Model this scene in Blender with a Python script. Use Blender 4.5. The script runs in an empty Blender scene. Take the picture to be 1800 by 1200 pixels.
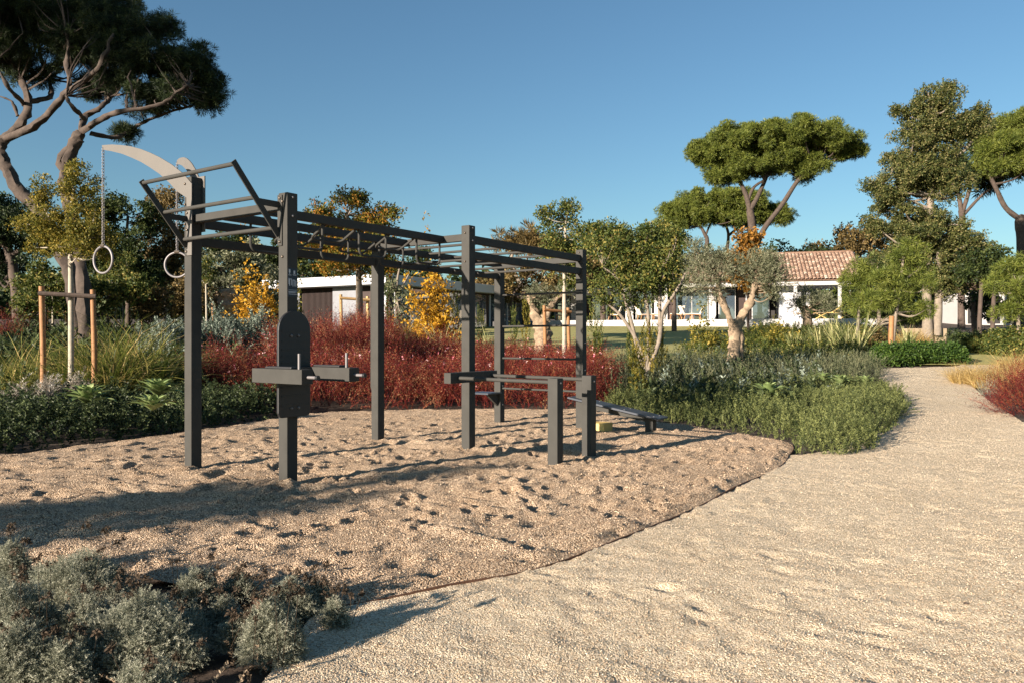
import bpy, bmesh, math, random
import numpy as np
from mathutils import Vector
random.seed(7)
RNG = np.random.default_rng(11)
R = math.radians
SC = bpy.context.scene
COL = SC.collection
# ------------------------------------------------------------------ camera, sky, sun, exposure
EYE = 1.35
F = 1350.0
HZ = 597.0
cam = bpy.data.cameras.new('camera'); cam_o = bpy.data.objects.new('camera', cam); COL.objects.link(cam_o)
cam_o.location = (0, 0, EYE); cam_o.rotation_euler = (R(90), 0, 0)
cam.lens = 27.0; cam.sensor_width = 36.0; cam.shift_y = -3.0 / 1800
cam.clip_end = 2000; cam.clip_start = .05
SC.camera = cam_o
SUN_EL = 15.5
SUN_H = (-.722, -.692)
w = bpy.data.worlds.new('World'); SC.world = w; w.use_nodes = True
nt = w.node_tree; bg = nt.nodes['Background']
sky = nt.nodes.new('ShaderNodeTexSky'); sky.sky_type = 'NISHITA'; sky.sun_disc = False
sky.sun_elevation = R(SUN_EL); sky.sun_rotation = math.atan2(SUN_H[0], SUN_H[1])
sky.altitude = 0; sky.air_density = 1.15; sky.dust_density = .5; sky.ozone_density = 2.2
tint = nt.nodes.new('ShaderNodeMixRGB'); tint.blend_type = 'MULTIPLY'; tint.inputs[0].default_value = 1; tint.inputs[2].default_value = (.75, .98, 1.09, 1)
nt.links.new(sky.outputs[0], tint.inputs[1]); nt.links.new(tint.outputs[0], bg.inputs[0]); bg.inputs[1].default_value = .046
sl = bpy.data.lights.new('sun', 'SUN'); so = bpy.data.objects.new('sun', sl); COL.objects.link(so)
sl.energy = 5.0; sl.angle = R(.53); sl.color = (1, .86, .73)
ce = math.cos(R(SUN_EL))
so.rotation_euler = Vector((-SUN_H[0] * ce, -SUN_H[1] * ce, -math.sin(R(SUN_EL)))).to_track_quat('-Z', 'Y').to_euler()
so.location = (-20, -20, 20)
SC.view_settings.view_transform = 'Standard'; SC.view_settings.look = 'None'
SC.view_settings.gamma = 1; SC.view_settings.exposure = 1.45
SC.render.engine = 'CYCLES'; SC.cycles.max_bounces = 5; SC.cycles.diffuse_bounces = 3; SC.cycles.transparent_max_bounces = 4

# ------------------------------------------------------------------ ground shape and picture helpers
def terr(x, y):
    x = np.asarray(x, float); y = np.asarray(y, float)
    t = np.clip(y - 13, 0, 62)
    z = np.where(t < 4, .056 * t * t / 8, .056 * (t - 2))
    l = np.clip((-x - 1) / 4, 0, 1) * np.clip((y - 14) / 5, 0, 1) * np.clip((40 - y) / 10, 0, 1)
    return z + .32 * l * l * (3 - 2 * l)
def tz(x, y): return float(terr(x, y))
def at(px, py, Y): return ((px - 900) / F * Y, Y, EYE - (py - HZ) / F * Y)
def atg(px, Y):
    x = (px - 900) / F * Y
    return (x, Y, tz(x, Y))
def catmull(P, n=8, closed=False):
    P = np.array(P, float); m = len(P); out = []
    rng = range(m if closed else m - 1)
    for i in rng:
        if closed: a, b, c, d = P[(i - 1) % m], P[i], P[(i + 1) % m], P[(i + 2) % m]
        else: a, b, c, d = P[max(i - 1, 0)], P[i], P[i + 1], P[min(i + 2, m - 1)]
        for k in range(n):
            t = k / n
            out.append(.5 * ((2 * b) + (c - a) * t + (2 * a - 5 * b + 4 * c - d) * t * t + (3 * b - a - 3 * c + d) * t ** 3))
    if not closed: out.append(P[-1])
    return np.array(out)
def vnoise(x, y, s, seed):
    g = np.random.default_rng(seed).random((256, 256))
    x = np.asarray(x) / s + 1000.3; y = np.asarray(y) / s + 1000.7
    xi = np.floor(x).astype(int); yi = np.floor(y).astype(int); fx = x - xi; fy = y - yi
    fx = fx * fx * (3 - 2 * fx); fy = fy * fy * (3 - 2 * fy)
    a = g[xi % 256, yi % 256]; b = g[(xi + 1) % 256, yi % 256]; c = g[xi % 256, (yi + 1) % 256]; d = g[(xi + 1) % 256, (yi + 1) % 256]
    return (a * (1 - fx) + b * fx) * (1 - fy) + (c * (1 - fx) + d * fx) * fy
def inpoly(P, x, y):
    P = np.array(P); c = np.zeros(len(x), bool); j = len(P) - 1
    for i in range(len(P)):
        xi, yi = P[i][0], P[i][1]; xj, yj = P[j][0], P[j][1]
        c ^= ((yi > y) != (yj > y)) & (x < (xj - xi) * (y - yi) / (yj - yi + 1e-12) + xi); j = i
    return c
def fill(P, dens, seed=0):
    P = np.array(P); r = np.random.default_rng(seed)
    lo = P.min(0)[:2]; hi = P.max(0)[:2]; n = int((hi - lo).prod() * dens)
    q = lo + r.random((n, 2)) * (hi - lo)
    return q[inpoly(P, q[:, 0], q[:, 1])]

# ------------------------------------------------------------------ objects
def tag(o, label=None, cat=None, group=None, kind=None):
    if label: o['label'] = label
    if cat: o['category'] = cat
    if group: o['group'] = group
    if kind: o['kind'] = kind
    return o
def empty(name, loc, rz=0):
    o = bpy.data.objects.new(name, None); COL.objects.link(o); o.location = loc; o.rotation_euler = (0, 0, rz); o.empty_display_size = .2
    return o
def link(name, me, mat, parent=None, loc=None):
    o = bpy.data.objects.new(name, me); COL.objects.link(o)
    if mat: me.materials.clear(); me.materials.append(mat)
    if parent:
        o.parent = parent
    if loc is not None: o.location = loc
    return o
def npmesh(name, V, Fc, var=None, smooth=False):
    """V (n,3); Fc (m,k) equal-size faces"""
    me = bpy.data.meshes.new(name); V = np.ascontiguousarray(V, np.float32); Fc = np.ascontiguousarray(Fc, np.int32)
    m, k = Fc.shape
    me.vertices.add(len(V)); me.vertices.foreach_set('co', V.ravel())
    me.loops.add(m * k); me.loops.foreach_set('vertex_index', Fc.ravel())
    me.polygons.add(m); me.polygons.foreach_set('loop_start', np.arange(0, m * k, k, dtype=np.int32))
    me.update(calc_edges=True)
    if var is not None:
        a = me.attributes.new('var', 'FLOAT', 'FACE'); a.data.foreach_set('value', np.ascontiguousarray(var, np.float32))
    me.polygons.foreach_set('use_smooth', np.full(m, smooth))
    return me
class MB:
    def __init__(s): s.v = []; s.f = []
    def add(s, V, Fc):
        n = len(s.v); s.v += [tuple(p) for p in V]; s.f += [tuple(i + n for i in f) for f in Fc]; return s
    def box(s, x0, x1, y0, y1, z0, z1, T=None):
        V = [(x, y, z) for x in (x0, x1) for y in (y0, y1) for z in (z0, z1)]
        if T: V = [T(*p) for p in V]
        return s.add(V, [(0, 1, 3, 2), (4, 6, 7, 5), (0, 4, 5, 1), (2, 3, 7, 6), (0, 2, 6, 4), (1, 5, 7, 3)])
    def bar(s, a, b, wx, wz, T=None):
        """box of section wx by wz along a->b"""
        if T: a, b = T(*a), T(*b)
        a = Vector(a); b = Vector(b); d = (b - a).normalized()
        up = Vector((0, 0, 1)) if abs(d.z) < .95 else Vector((0, 1, 0))
        sx = d.cross(up).normalized() * wx / 2; sz = sx.cross(d).normalized() * wz / 2
        V = [p + i * sx + j * sz for p in (a, b) for i in (-1, 1) for j in (-1, 1)]
        return s.add(V, [(0, 1, 3, 2), (4, 6, 7, 5), (0, 4, 5, 1), (2, 3, 7, 6), (0, 2, 6, 4), (1, 5, 7, 3)])
    def tube(s, P, r, seg=8, T=None, cap=True, closed=False):
        if T: P = [T(*p) for p in P]
        P = [Vector(p) for p in P]; n = len(P)
        rr = r if hasattr(r, '__len__') else [r] * n
        V = []; prev = None
        for i in range(n):
            if closed: d = P[(i + 1) % n] - P[i - 1]
            else: d = P[min(i + 1, n - 1)] - P[max(i - 1, 0)]
            d.normalize()
            if prev is None:
                a = d.cross(Vector((0, 0, 1)) if abs(d.z) < .9 else Vector((0, 1, 0))).normalized()
            else:
                a = (prev - d * prev.dot(d)).normalized()
            prev = a; b = d.cross(a)
            for k in range(seg):
                t = 2 * math.pi * k / seg
                V.append(P[i] + (a * math.cos(t) + b * math.sin(t)) * rr[i])
        Fc = []
        for i in range(n if closed else n - 1):
            for k in range(seg):
                i2 = (i + 1) % n
                Fc.append((i * seg + k, i * seg + (k + 1) % seg, i2 * seg + (k + 1) % seg, i2 * seg + k))
        if cap and not closed:
            Fc.append(tuple(range(seg))[::-1]); Fc.append(tuple((n - 1) * seg + k for k in range(seg)))
        return s.add(V, Fc)
    def prism(s, poly, f0, f1):
        """poly list of 2d; f0,f1 map 2d->3d for both sides"""
        n = len(poly); V = [f0(*p) for p in poly] + [f1(*p) for p in poly]
        return s.add(V, [tuple(range(n))[::-1], tuple(range(n, 2 * n))] + [(i, (i + 1) % n, n + (i + 1) % n, n + i) for i in range(n)])
    def build(s, name, mat, parent=None, bevel=0, smooth=False, sub=None):
        me = bpy.data.meshes.new(name); me.from_pydata(s.v, [], s.f)
        bm = bmesh.new(); bm.from_mesh(me); bmesh.ops.recalc_face_normals(bm, faces=bm.faces); bm.to_mesh(me); bm.free()
        o = link(name, me, mat, parent)
        if parent and parent.type == 'EMPTY' or (parent and sub is None and parent.parent is None and parent.type == 'EMPTY'): pass
        if smooth:
            me.polygons.foreach_set('use_smooth', [True] * len(me.polygons))
            try: me.set_sharp_from_angle(angle=R(42))
            except Exception: pass
        if bevel:
            m = o.modifiers.new('bevel', 'BEVEL'); m.width = bevel; m.segments = 2; m.limit_method = 'ANGLE'
        return o
def world_m(o):
    m = o.matrix_parent_inverse @ o.matrix_basis
    return world_m(o.parent) @ m if o.parent else o.matrix_basis.copy()
def adopt(o, root):
    """mesh data are in world coordinates; keep them while parenting"""
    o.parent = root; o.matrix_parent_inverse = world_m(root).inverted()
    return o

# ------------------------------------------------------------------ materials
def newmat(name):
    m = bpy.data.materials.new(name); m.use_nodes = True; n = m.node_tree; return m, n, n.nodes['Principled BSDF']
def ramp(n, stops):
    r = n.nodes.new('ShaderNodeValToRGB'); e = r.color_ramp.elements
    while len(e) < len(stops): e.new(.5)
    for el, (p, c) in zip(e, stops): el.position = p; el.color = (*c, 1)
    return r
def noise_node(n, scale, detail=4, rough=.6, coord='Object', vec=None):
    t = n.nodes.new('ShaderNodeTexCoord'); x = n.nodes.new('ShaderNodeTexNoise'); x.inputs['Scale'].default_value = scale
    x.inputs['Detail'].default_value = detail; x.inputs['Roughness'].default_value = rough
    n.links.new(vec if vec else t.outputs[coord], x.inputs['Vector']); return x
def solid(name, c, rough=.6, var=.12, scale=6, bump=.0, bscale=60, metal=0, spec=.5):
    m, n, b = newmat(name)
    x = noise_node(n, scale)
    r = ramp(n, [(.25, tuple(v * (1 - var) for v in c)), (.75, tuple(min(1, v * (1 + var)) for v in c))])
    n.links.new(x.outputs[0], r.inputs[0]); n.links.new(r.outputs[0], b.inputs['Base Color'])
    b.inputs['Roughness'].default_value = rough; b.inputs['Metallic'].default_value = metal; b.inputs['Specular IOR Level'].default_value = spec
    if bump:
        y = noise_node(n, bscale, 5); k = n.nodes.new('ShaderNodeBump'); k.inputs['Strength'].default_value = bump; k.inputs['Distance'].default_value = .01
        n.links.new(y.outputs[0], k.inputs['Height']); n.links.new(k.outputs[0], b.inputs['Normal'])
    return m
def foliage(name, stops, trans=.3, rough=.55, nscale=.7, spec=.25):
    """colour picked leaf by leaf (attribute var) plus a slow drift through the plant"""
    m, n, b = newmat(name)
    a = n.nodes.new('ShaderNodeAttribute'); a.attribute_name = 'var'
    x = noise_node(n, nscale, 2)
    k = n.nodes.new('ShaderNodeMath'); k.operation = 'MULTIPLY_ADD'; k.inputs[1].default_value = .6; k.inputs[2].default_value = -.3
    n.links.new(x.outputs[0], k.inputs[0])
    s = n.nodes.new('ShaderNodeMath'); s.operation = 'ADD'; n.links.new(a.outputs['Fac'], s.inputs[0]); n.links.new(k.outputs[0], s.inputs[1])
    r = ramp(n, stops); n.links.new(s.outputs[0], r.inputs[0]); n.links.new(r.outputs[0], b.inputs['Base Color'])
    b.inputs['Roughness'].default_value = rough; b.inputs['Specular IOR Level'].default_value = spec
    t = n.nodes.new('ShaderNodeBsdfTranslucent'); n.links.new(r.outputs[0], t.inputs[0])
    mx = n.nodes.new('ShaderNodeMixShader'); mx.inputs[0].default_value = trans
    n.links.new(b.outputs[0], mx.inputs[1]); n.links.new(t.outputs[0], mx.inputs[2])
    n.links.new(mx.outputs[0], n.nodes['Material Output'].inputs[0])
    return m
def gravel(name, stops, scale, bump, tint, dist=.012):
    m, n, b = newmat(name)
    t = n.nodes.new('ShaderNodeTexCoord')
    v = n.nodes.new('ShaderNodeTexVoronoi'); v.inputs['Scale'].default_value = scale; n.links.new(t.outputs['Object'], v.inputs['Vector'])
    sp = n.nodes.new('ShaderNodeSeparateColor'); n.links.new(v.outputs['Color'], sp.inputs[0])
    r = ramp(n, stops); n.links.new(sp.outputs[0], r.inputs[0])
    x = noise_node(n, 1.3, 5); r2 = ramp(n, [(.3, tint), (.7, (1, 1, 1))]); n.links.new(x.outputs[0], r2.inputs[0])
    mx = n.nodes.new('ShaderNodeMixRGB'); mx.blend_type = 'MULTIPLY'; mx.inputs[0].default_value = 1
    n.links.new(r.outputs[0], mx.inputs[1]); n.links.new(r2.outputs[0], mx.inputs[2]); n.links.new(mx.outputs[0], b.inputs['Base Color'])
    b.inputs['Roughness'].default_value = .9; b.inputs['Specular IOR Level'].default_value = .15
    k = n.nodes.new('ShaderNodeBump'); k.inputs['Strength'].default_value = bump; k.inputs['Distance'].default_value = dist; k.invert = True
    n.links.new(v.outputs['Distance'], k.inputs['Height'])
    y = noise_node(n, 14, 6, .7); k2 = n.nodes.new('ShaderNodeBump'); k2.inputs['Strength'].default_value = .6; k2.inputs['Distance'].default_value = .03
    n.links.new(y.outputs[0], k2.inputs['Height']); n.links.new(k2.outputs[0], k.inputs['Normal']); n.links.new(k.outputs[0], b.inputs['Normal'])
    return m
M = {}
M['pit'] = gravel('loose gravel', [(0, (.12, .08, .05)), (.25, (.36, .255, .165)), (.6, (.54, .405, .275)), (1, (.73, .58, .42))], 120, 1.0, (.86, .82, .78), .016)
M['path'] = gravel('compacted gravel', [(0, (.25, .185, .115)), (.2, (.49, .395, .265)), (.7, (.63, .525, .375)), (1, (.75, .65, .49))], 130, .7, (.9, .88, .85), .009)
M['soil'] = solid('soil', (.055, .036, .022), .95, .5, 8, .8, 30)
M['lawn'] = solid('lawn grass', (.28, .26, .08), .9, .25, 2, .15, 60)
M['metal'] = solid('painted steel', (.052, .051, .046), .6, .12, 5, .03, 300, 0, .08)
def dusty(m):
    n = m.node_tree; b = n.nodes['Principled BSDF']; old = b.inputs['Base Color'].links[0].from_socket
    g = n.nodes.new('ShaderNodeNewGeometry'); sp = n.nodes.new('ShaderNodeSeparateXYZ'); n.links.new(g.outputs['Position'], sp.inputs[0])
    x = noise_node(n, 22, 6, .75, vec=g.outputs['Position']); k = n.nodes.new('ShaderNodeMath'); k.operation = 'MULTIPLY_ADD'; k.inputs[1].default_value = .55; n.links.new(x.outputs[0], k.inputs[0]); 
    z = n.nodes.new('ShaderNodeMath'); z.operation = 'MULTIPLY'; z.inputs[1].default_value = -1.1; n.links.new(sp.outputs[2], z.inputs[0]); n.links.new(z.outputs[0], k.inputs[2])
    r = ramp(n, [(.22, (0, 0, 0)), (.42, (1, 1, 1))]); n.links.new(k.outputs[0], r.inputs[0])
    mx = n.nodes.new('ShaderNodeMixRGB'); mx.inputs[2].default_value = (.2, .16, .12, 1); n.links.new(old, mx.inputs[1])
    f = n.nodes.new('ShaderNodeMath'); f.operation = 'MULTIPLY'; f.inputs[1].default_value = .3; n.links.new(r.outputs[0], f.inputs[0]); n.links.new(f.outputs[0], mx.inputs[0]); n.links.new(mx.outputs[0], b.inputs['Base Color'])
    y = noise_node(n, 9, 6, .7, vec=g.outputs['Position']); r2 = ramp(n, [(.35, (.5, .5, .5)), (.7, (.72, .72, .72))]); n.links.new(y.outputs[0], r2.inputs[0]); n.links.new(r2.outputs[0], b.inputs['Roughness'])
dusty(M['metal'])
M['arm'] = solid('pale painted steel', (.135, .127, .115), .6, .05, 3, .03, 300, 0, .08)  # even tone, paler than the posts
M['dark'] = solid('black rubber board', (.012, .012, .013), .5, .1, 3, .08, 200)
M['board'] = solid('grey blue board', (.035, .042, .055), .38, .1, 3, .05, 200)
M['galv'] = solid('galvanised steel', (.17, .16, .16), .5, .1, 8, 0, 1, .3)
M['bolt'] = solid('bolt steel', (.16, .13, .1), .35, .1, 8, 0, 1, .7)
M['edge'] = solid('rusty steel edging', (.09, .042, .022), .8, .5, 10, .3, 80)
M['ply'] = solid('pale plywood', (.62, .43, .14), .6, .12, 5, .1, 80)
M['pole'] = solid('round timber stake', (.27, .13, .048), .7, .3, 9, .3, 60)
M['pole2'] = solid('pale timber stake', (.5, .33, .15), .7, .25, 9, .3, 60)
M['bark_pine'] = solid('pine bark', (.062, .045, .034), .9, .5, 5, .9, 14)
M['bark_grey'] = solid('grey bark', (.2, .165, .125), .9, .3, 8, .8, 25)
M['bark_olive'] = solid('olive bark', (.25, .185, .12), .9, .5, 9, 1.0, 16)
M['bark_dark'] = solid('dark bark', (.07, .05, .038), .9, .4, 5, .8, 14)
M['bark_sapling'] = solid('sapling bark', (.34, .3, .23), .85, .2, 12, .3, 40)
M['white'] = solid('white render', (.43, .42, .4), .8, .05, 1.5, .05, 60)
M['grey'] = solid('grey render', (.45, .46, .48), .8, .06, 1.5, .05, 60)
M['sand'] = solid('sandy render', (.3, .235, .15), .9, .2, 3, .2, 60)
M['stone'] = solid('grey blue render', (.2, .21, .225), .85, .1, 2, .05, 60)  # tree shade on the wall panels is put into this colour
M['wood_dark'] = solid('dark timber cladding', (.03, .015, .011), .7, .35, 7)
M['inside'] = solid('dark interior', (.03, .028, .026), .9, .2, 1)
M['rope'] = solid('strap', (.05, .04, .03), .8)
M['cream'] = solid('cream cushion', (.7, .62, .5), .9, .06)
M['teak'] = solid('teak', (.4, .22, .1), .6, .2, 12)
M['yellow'] = solid('yellow timber', (.65, .43, .14), .6, .15, 8)
M['label'] = solid('label ink', (.005, .008, .02), .4)
M['labelw'] = solid('label print', (.5, .52, .55), .5)
def glassmat():
    m, n, b = newmat('window glass'); b.inputs['Base Color'].default_value = (.05, .07, .09, 1); b.inputs['Roughness'].default_value = .03
    b.inputs['Metallic'].default_value = .0; b.inputs['Specular IOR Level'].default_value = 1; b.inputs['IOR'].default_value = 1.9; return m
M['glass'] = glassmat()
def tilemat():
    m, n, b = newmat('clay tiles'); a = n.nodes.new('ShaderNodeAttribute'); a.attribute_name = 'var'
    r = ramp(n, [(0, (.17, .1, .065)), (.35, (.32, .2, .135)), (.7, (.45, .31, .22)), (1, (.58, .47, .36))]); n.links.new(a.outputs['Fac'], r.inputs[0])
    n.links.new(r.outputs[0], b.inputs['Base Color']); b.inputs['Roughness'].default_value = .85; return m
M['tile'] = tilemat()
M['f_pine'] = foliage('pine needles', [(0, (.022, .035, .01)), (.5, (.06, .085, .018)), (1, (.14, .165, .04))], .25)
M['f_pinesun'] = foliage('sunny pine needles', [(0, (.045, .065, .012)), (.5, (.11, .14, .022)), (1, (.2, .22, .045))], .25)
M['f_pinedark'] = foliage('dark pine needles', [(0, (.012, .02, .01)), (.5, (.025, .042, .015)), (1, (.06, .08, .025))], .2)  # shade on the left umbrella pines is put into this darker green
M['f_dark'] = foliage('dark leaves', [(0, (.012, .022, .008)), (.5, (.035, .055, .015)), (1, (.09, .11, .03))], .3)
M['f_mid'] = foliage('green leaves', [(0, (.03, .05, .012)), (.5, (.08, .105, .022)), (.85, (.17, .18, .045)), (1, (.3, .24, .06))], .35)
M['f_yg'] = foliage('yellow green leaves', [(0, (.06, .07, .012)), (.5, (.17, .16, .025)), (1, (.4, .3, .06))], .4)
M['f_gold'] = foliage('golden leaves', [(0, (.22, .12, .015)), (.5, (.5, .27, .02)), (1, (.75, .45, .05))], .4)
M['f_maple'] = foliage('orange and green leaves', [(0, (.04, .06, .012)), (.45, (.14, .15, .025)), (.72, (.3, .2, .03)), (1, (.5, .2, .03))], .4, .55, .8)
M['f_rust'] = foliage('rusty leaves', [(0, (.06, .05, .015)), (.5, (.27, .13, .02)), (1, (.45, .23, .05))], .4)
M['f_tall'] = foliage('olive green leaves', [(0, (.028, .04, .012)), (.45, (.08, .1, .028)), (.8, (.145, .145, .042)), (1, (.25, .22, .09))], .35)
M['f_brown'] = foliage('brownish leaves', [(0, (.05, .04, .015)), (.5, (.14, .1, .035)), (1, (.28, .2, .08))], .35)
M['f_olive'] = foliage('olive leaves', [(0, (.045, .055, .025)), (.5, (.14, .15, .08)), (1, (.34, .34, .22))], .25, .5)
M['f_rose'] = foliage('rosemary leaves', [(0, (.026, .04, .012)), (.5, (.095, .115, .036)), (1, (.22, .24, .08))], .25, .6, .5)
M['f_cover'] = foliage('low shrub leaves', [(0, (.012, .022, .009)), (.5, (.04, .058, .022)), (1, (.12, .15, .06))], .3, .5, .6)
M['f_lav'] = foliage('lavender leaves', [(0, (.035, .045, .022)), (.5, (.095, .11, .055)), (1, (.2, .2, .11))], .25, .7, .5)
M['f_sage'] = foliage('grey sage leaves', [(0, (.07, .09, .07)), (.5, (.16, .2, .155)), (1, (.32, .37, .29))], .25, .6)
M['f_silver'] = foliage('silver leaves', [(0, (.1, .11, .075)), (.5, (.27, .28, .2)), (1, (.55, .54, .42))], .25, .7, 3)
M['f_pale'] = foliage('pale grey leaves', [(0, (.16, .13, .1)), (.5, (.36, .32, .26)), (1, (.6, .56, .48))], .25, .7, 3)
M['f_red'] = foliage('red stems and leaves', [(0, (.03, .008, .008)), (.3, (.085, .011, .011)), (.6, (.21, .026, .022)), (.85, (.32, .06, .032)), (.97, (.36, .16, .05)), (1, (.45, .28, .14))], .35, .6, 1.3)
M['f_pink'] = foliage('pink flowers', [(0, (.6, .1, .16)), (.5, (.8, .35, .38)), (1, (.9, .65, .6))], .3)
M['f_grass'] = foliage('long grass', [(0, (.05, .075, .015)), (.5, (.16, .19, .035)), (.8, (.36, .33, .09)), (1, (.55, .4, .16))], .35, .5)
M['f_flax'] = foliage('flax blades', [(0, (.07, .09, .03)), (.5, (.22, .24, .09)), (1, (.5, .46, .22))], .3, .5)
M['f_straw'] = foliage('straw grass', [(0, (.25, .16, .05)), (.5, (.5, .35, .12)), (1, (.72, .55, .25))], .35, .6)
M['f_agave'] = foliage('agave leaf', [(0, (.12, .18, .07)), (.5, (.21, .28, .1)), (1, (.38, .43, .2))], .15, .4)
M['f_green'] = foliage('fresh green leaves', [(0, (.018, .042, .009)), (.5, (.045, .09, .015)), (1, (.1, .16, .03))], .35, .5)
M['f_dry'] = foliage('dry flower heads', [(0, (.07, .05, .032)), (.5, (.17, .125, .08)), (1, (.32, .25, .17))], .2, .8)

# ------------------------------------------------------------------ leaf templates: (V, F) made of quads
def unit(a): return a / (np.linalg.norm(a, axis=-1, keepdims=True) + 1e-9)
def kites(base, d, L, Wd, rng, bend=.0):
    """one kite leaf each; base,d (n,3)"""
    n = len(base); d = unit(d); L = np.broadcast_to(L, (n,))[:, None]; Wd = np.broadcast_to(Wd, (n,))[:, None]
    s = unit(np.cross(d, rng.normal(size=(n, 3)))) * Wd / 2
    V = np.stack([base, base + d * L * .5 + s, base + d * L + np.array([0, 0, -1.]) * bend * L, base + d * L * .5 - s], 1).reshape(-1, 3)
    return V, np.arange(4 * n).reshape(n, 4)
def merge(*parts):
    V = []; Fc = []; o = 0
    for v, f in parts: V.append(v); Fc.append(f + o); o += len(v)
    return np.concatenate(V), np.concatenate(Fc)
def ribbon(P, w0, side):
    """tapered ribbon along P (k,3)"""
    k = len(P); side = unit(side); ww = np.linspace(w0, w0 * .12, k)[:, None] / 2
    V = np.concatenate([P - side * ww, P + side * ww]); Fc = np.array([(i, i + 1, k + i + 1, k + i) for i in range(k - 1)])
    return V, Fc
def t_sprig(rng, L=.3, n=36, lL=.03, lW=.006, ang=.7, curve=.3, sw=.006):
    t = np.sort(rng.random(n)) ** .8; c = rng.normal(size=2) * curve * L
    P = np.stack([c[0] * t ** 2, c[1] * t ** 2, t * L], 1); a = rng.random(n) * 6.28
    d = np.stack([np.cos(a) * np.sin(ang), np.sin(a) * np.sin(ang), np.full(n, np.cos(ang))], 1)
    tt = np.linspace(0, 1, 4); S = np.stack([c[0] * tt ** 2, c[1] * tt ** 2, tt * L], 1)
    return merge(kites(P, d, lL * (1.2 - .5 * t), lW, rng), ribbon(S, sw, rng.normal(size=3)))
def t_cluster(rng, r=.1, n=9, lL=.06, lW=.035):
    d = unit(rng.normal(size=(n, 3)) + [0, 0, .4]); return kites(d * r * rng.random((n, 1)), unit(d + rng.normal(size=(n, 3)) * .7), lL * (.7 + .6 * rng.random(n)), lW, rng, .15)
def t_needles(rng, r=.2, n=26, wd=.012, up=.5):
    d = unit(rng.normal(size=(n, 3)) + [0, 0, up]); return kites(d * r * .08, d, r * (.6 + .4 * rng.random(n)), wd, rng)
def t_blades(rng, n=14, L=.8, wd=.012, spread=.5, droop=.8, seg=5):
    out = []
    for i in range(n):
        a = rng.random() * 6.28; sp = spread * (.2 + rng.random()); l = L * (.6 + .5 * rng.random()); dr = droop * (.4 + .8 * rng.random())
        t = np.linspace(0, 1, seg); h = sp * t + .5 * dr * t ** 2.2; z = t * (1 - .5 * dr * t ** 1.6)
        P = np.stack([np.cos(a) * h * l, np.sin(a) * h * l, z * l], 1) + np.array([np.cos(a), np.sin(a), 0]) * .03 * rng.random()
        out.append(ribbon(P, wd * (.7 + .6 * rng.random()), np.array([-np.sin(a), np.cos(a), .3 * rng.normal()])))
    return merge(*out)
def t_gaura(rng, L=.7, n=65):
    """wiry red stems with small leaves"""
    out = []
    for i in range(5):
        a = rng.random() * 6.28; sp = .15 + .5 * rng.random(); l = L * (.6 + .5 * rng.random()); t = np.linspace(0, 1, 4)
        P = np.stack([np.cos(a) * sp * t ** 1.4 * l, np.sin(a) * sp * t ** 1.4 * l, t * l * (1 - .15 * t)], 1); out.append(ribbon(P, .0045, rng.normal(size=3)))
        k = n // 5; tt = rng.random(k); B = np.stack([np.interp(tt, t, P[:, j]) for j in range(3)], 1)
        out.append(kites(B, rng.normal(size=(k, 3)) + [0, 0, .5], .032, .009, rng))
    return merge(*out)
def scatter(tpls, P, S, D, rng, spread=.4, squash=None):
    """join transformed copies of the templates; returns V,F,var"""
    N = len(P); S = np.broadcast_to(S, (N,)); D = unit(np.broadcast_to(D, (N, 3)) + 0.)
    x = unit(np.cross(D, rng.normal(size=(N, 3)))); y = np.cross(D, x)
    Vs = []; Fs = []; va = []; o = 0; pick = rng.integers(0, len(tpls), N); iv = .5 + (rng.random(N) - .5) * (1.3 - spread)
    for k, (tv, tf) in enumerate(tpls):
        q = np.where(pick == k)[0]
        if not len(q): continue
        V = P[q][:, None, :] + S[q][:, None, None] * (tv[None, :, 0:1] * x[q][:, None, :] + tv[None, :, 1:2] * y[q][:, None, :] + tv[None, :, 2:3] * D[q][:, None, :])
        Fc = tf[None] + (np.arange(len(q)) * len(tv))[:, None, None]
        Vs.append(V.reshape(-1, 3)); Fs.append(Fc.reshape(-1, 4) + o); o += len(q) * len(tv)
        va.append((iv[q][:, None] + (rng.random((len(q), len(tf))) - .5) * spread * 1.6).ravel())
    return np.concatenate(Vs), np.concatenate(Fs), np.clip(np.concatenate(va), 0, 1)
def leafobj(name, tpls, P, S, D, mat, rng, parent=None, spread=.4, origin=None):
    V, Fc, va = scatter(tpls, P, S, D, rng, spread)
    if origin is not None: V = V - np.array(origin)
    o = link(name, npmesh(name, V, Fc, va), mat)
    if origin is not None and parent is None: o.location = origin
    if parent: o.parent = parent
    return o
rg = np.random.default_rng(5)
T = {
 'needle': [t_needles(rg, 1, 30, .07) for _ in range(4)],
 'needlefar': [t_needles(rg, 1, 16, .1) for _ in range(4)],
 'leaf': [t_cluster(rg, .1, 10, .07, .035) for _ in range(5)],
 'leaffar': [t_cluster(rg, .22, 9, .2, .12) for _ in range(5)],
 'oliveleaf': [t_sprig(rg, .28, 26, .06, .013, .8, .3, .006) for _ in range(4)],
 'rose': [t_sprig(rg, .26, 44, .034, .009, .8, .35, .006) for _ in range(5)],
 'cover': [t_sprig(rg, .2, 30, .036, .016, 1.0, .4, .005) for _ in range(5)],
 'lav': [t_sprig(rg, .4, 34, .045, .007, .4, .15, .004) for _ in range(5)],
 'sage': [t_sprig(rg, .3, 24, .08, .024, .8, .3) for _ in range(4)],
 'silver': [t_sprig(rg, .09, 30, .022, .0035, .75, .4, .003) for _ in range(6)],
 'gaura': [t_gaura(rg) for _ in range(6)],
 'spire': [t_sprig(rg, .5, 40, .07, .022, .6, .1) for _ in range(4)],
 'flower': [t_cluster(rg, .01, 4, .028, .024) for _ in range(3)],
 'head': [t_cluster(rg, .012, 16, .014, .008) for _ in range(3)],
}

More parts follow.
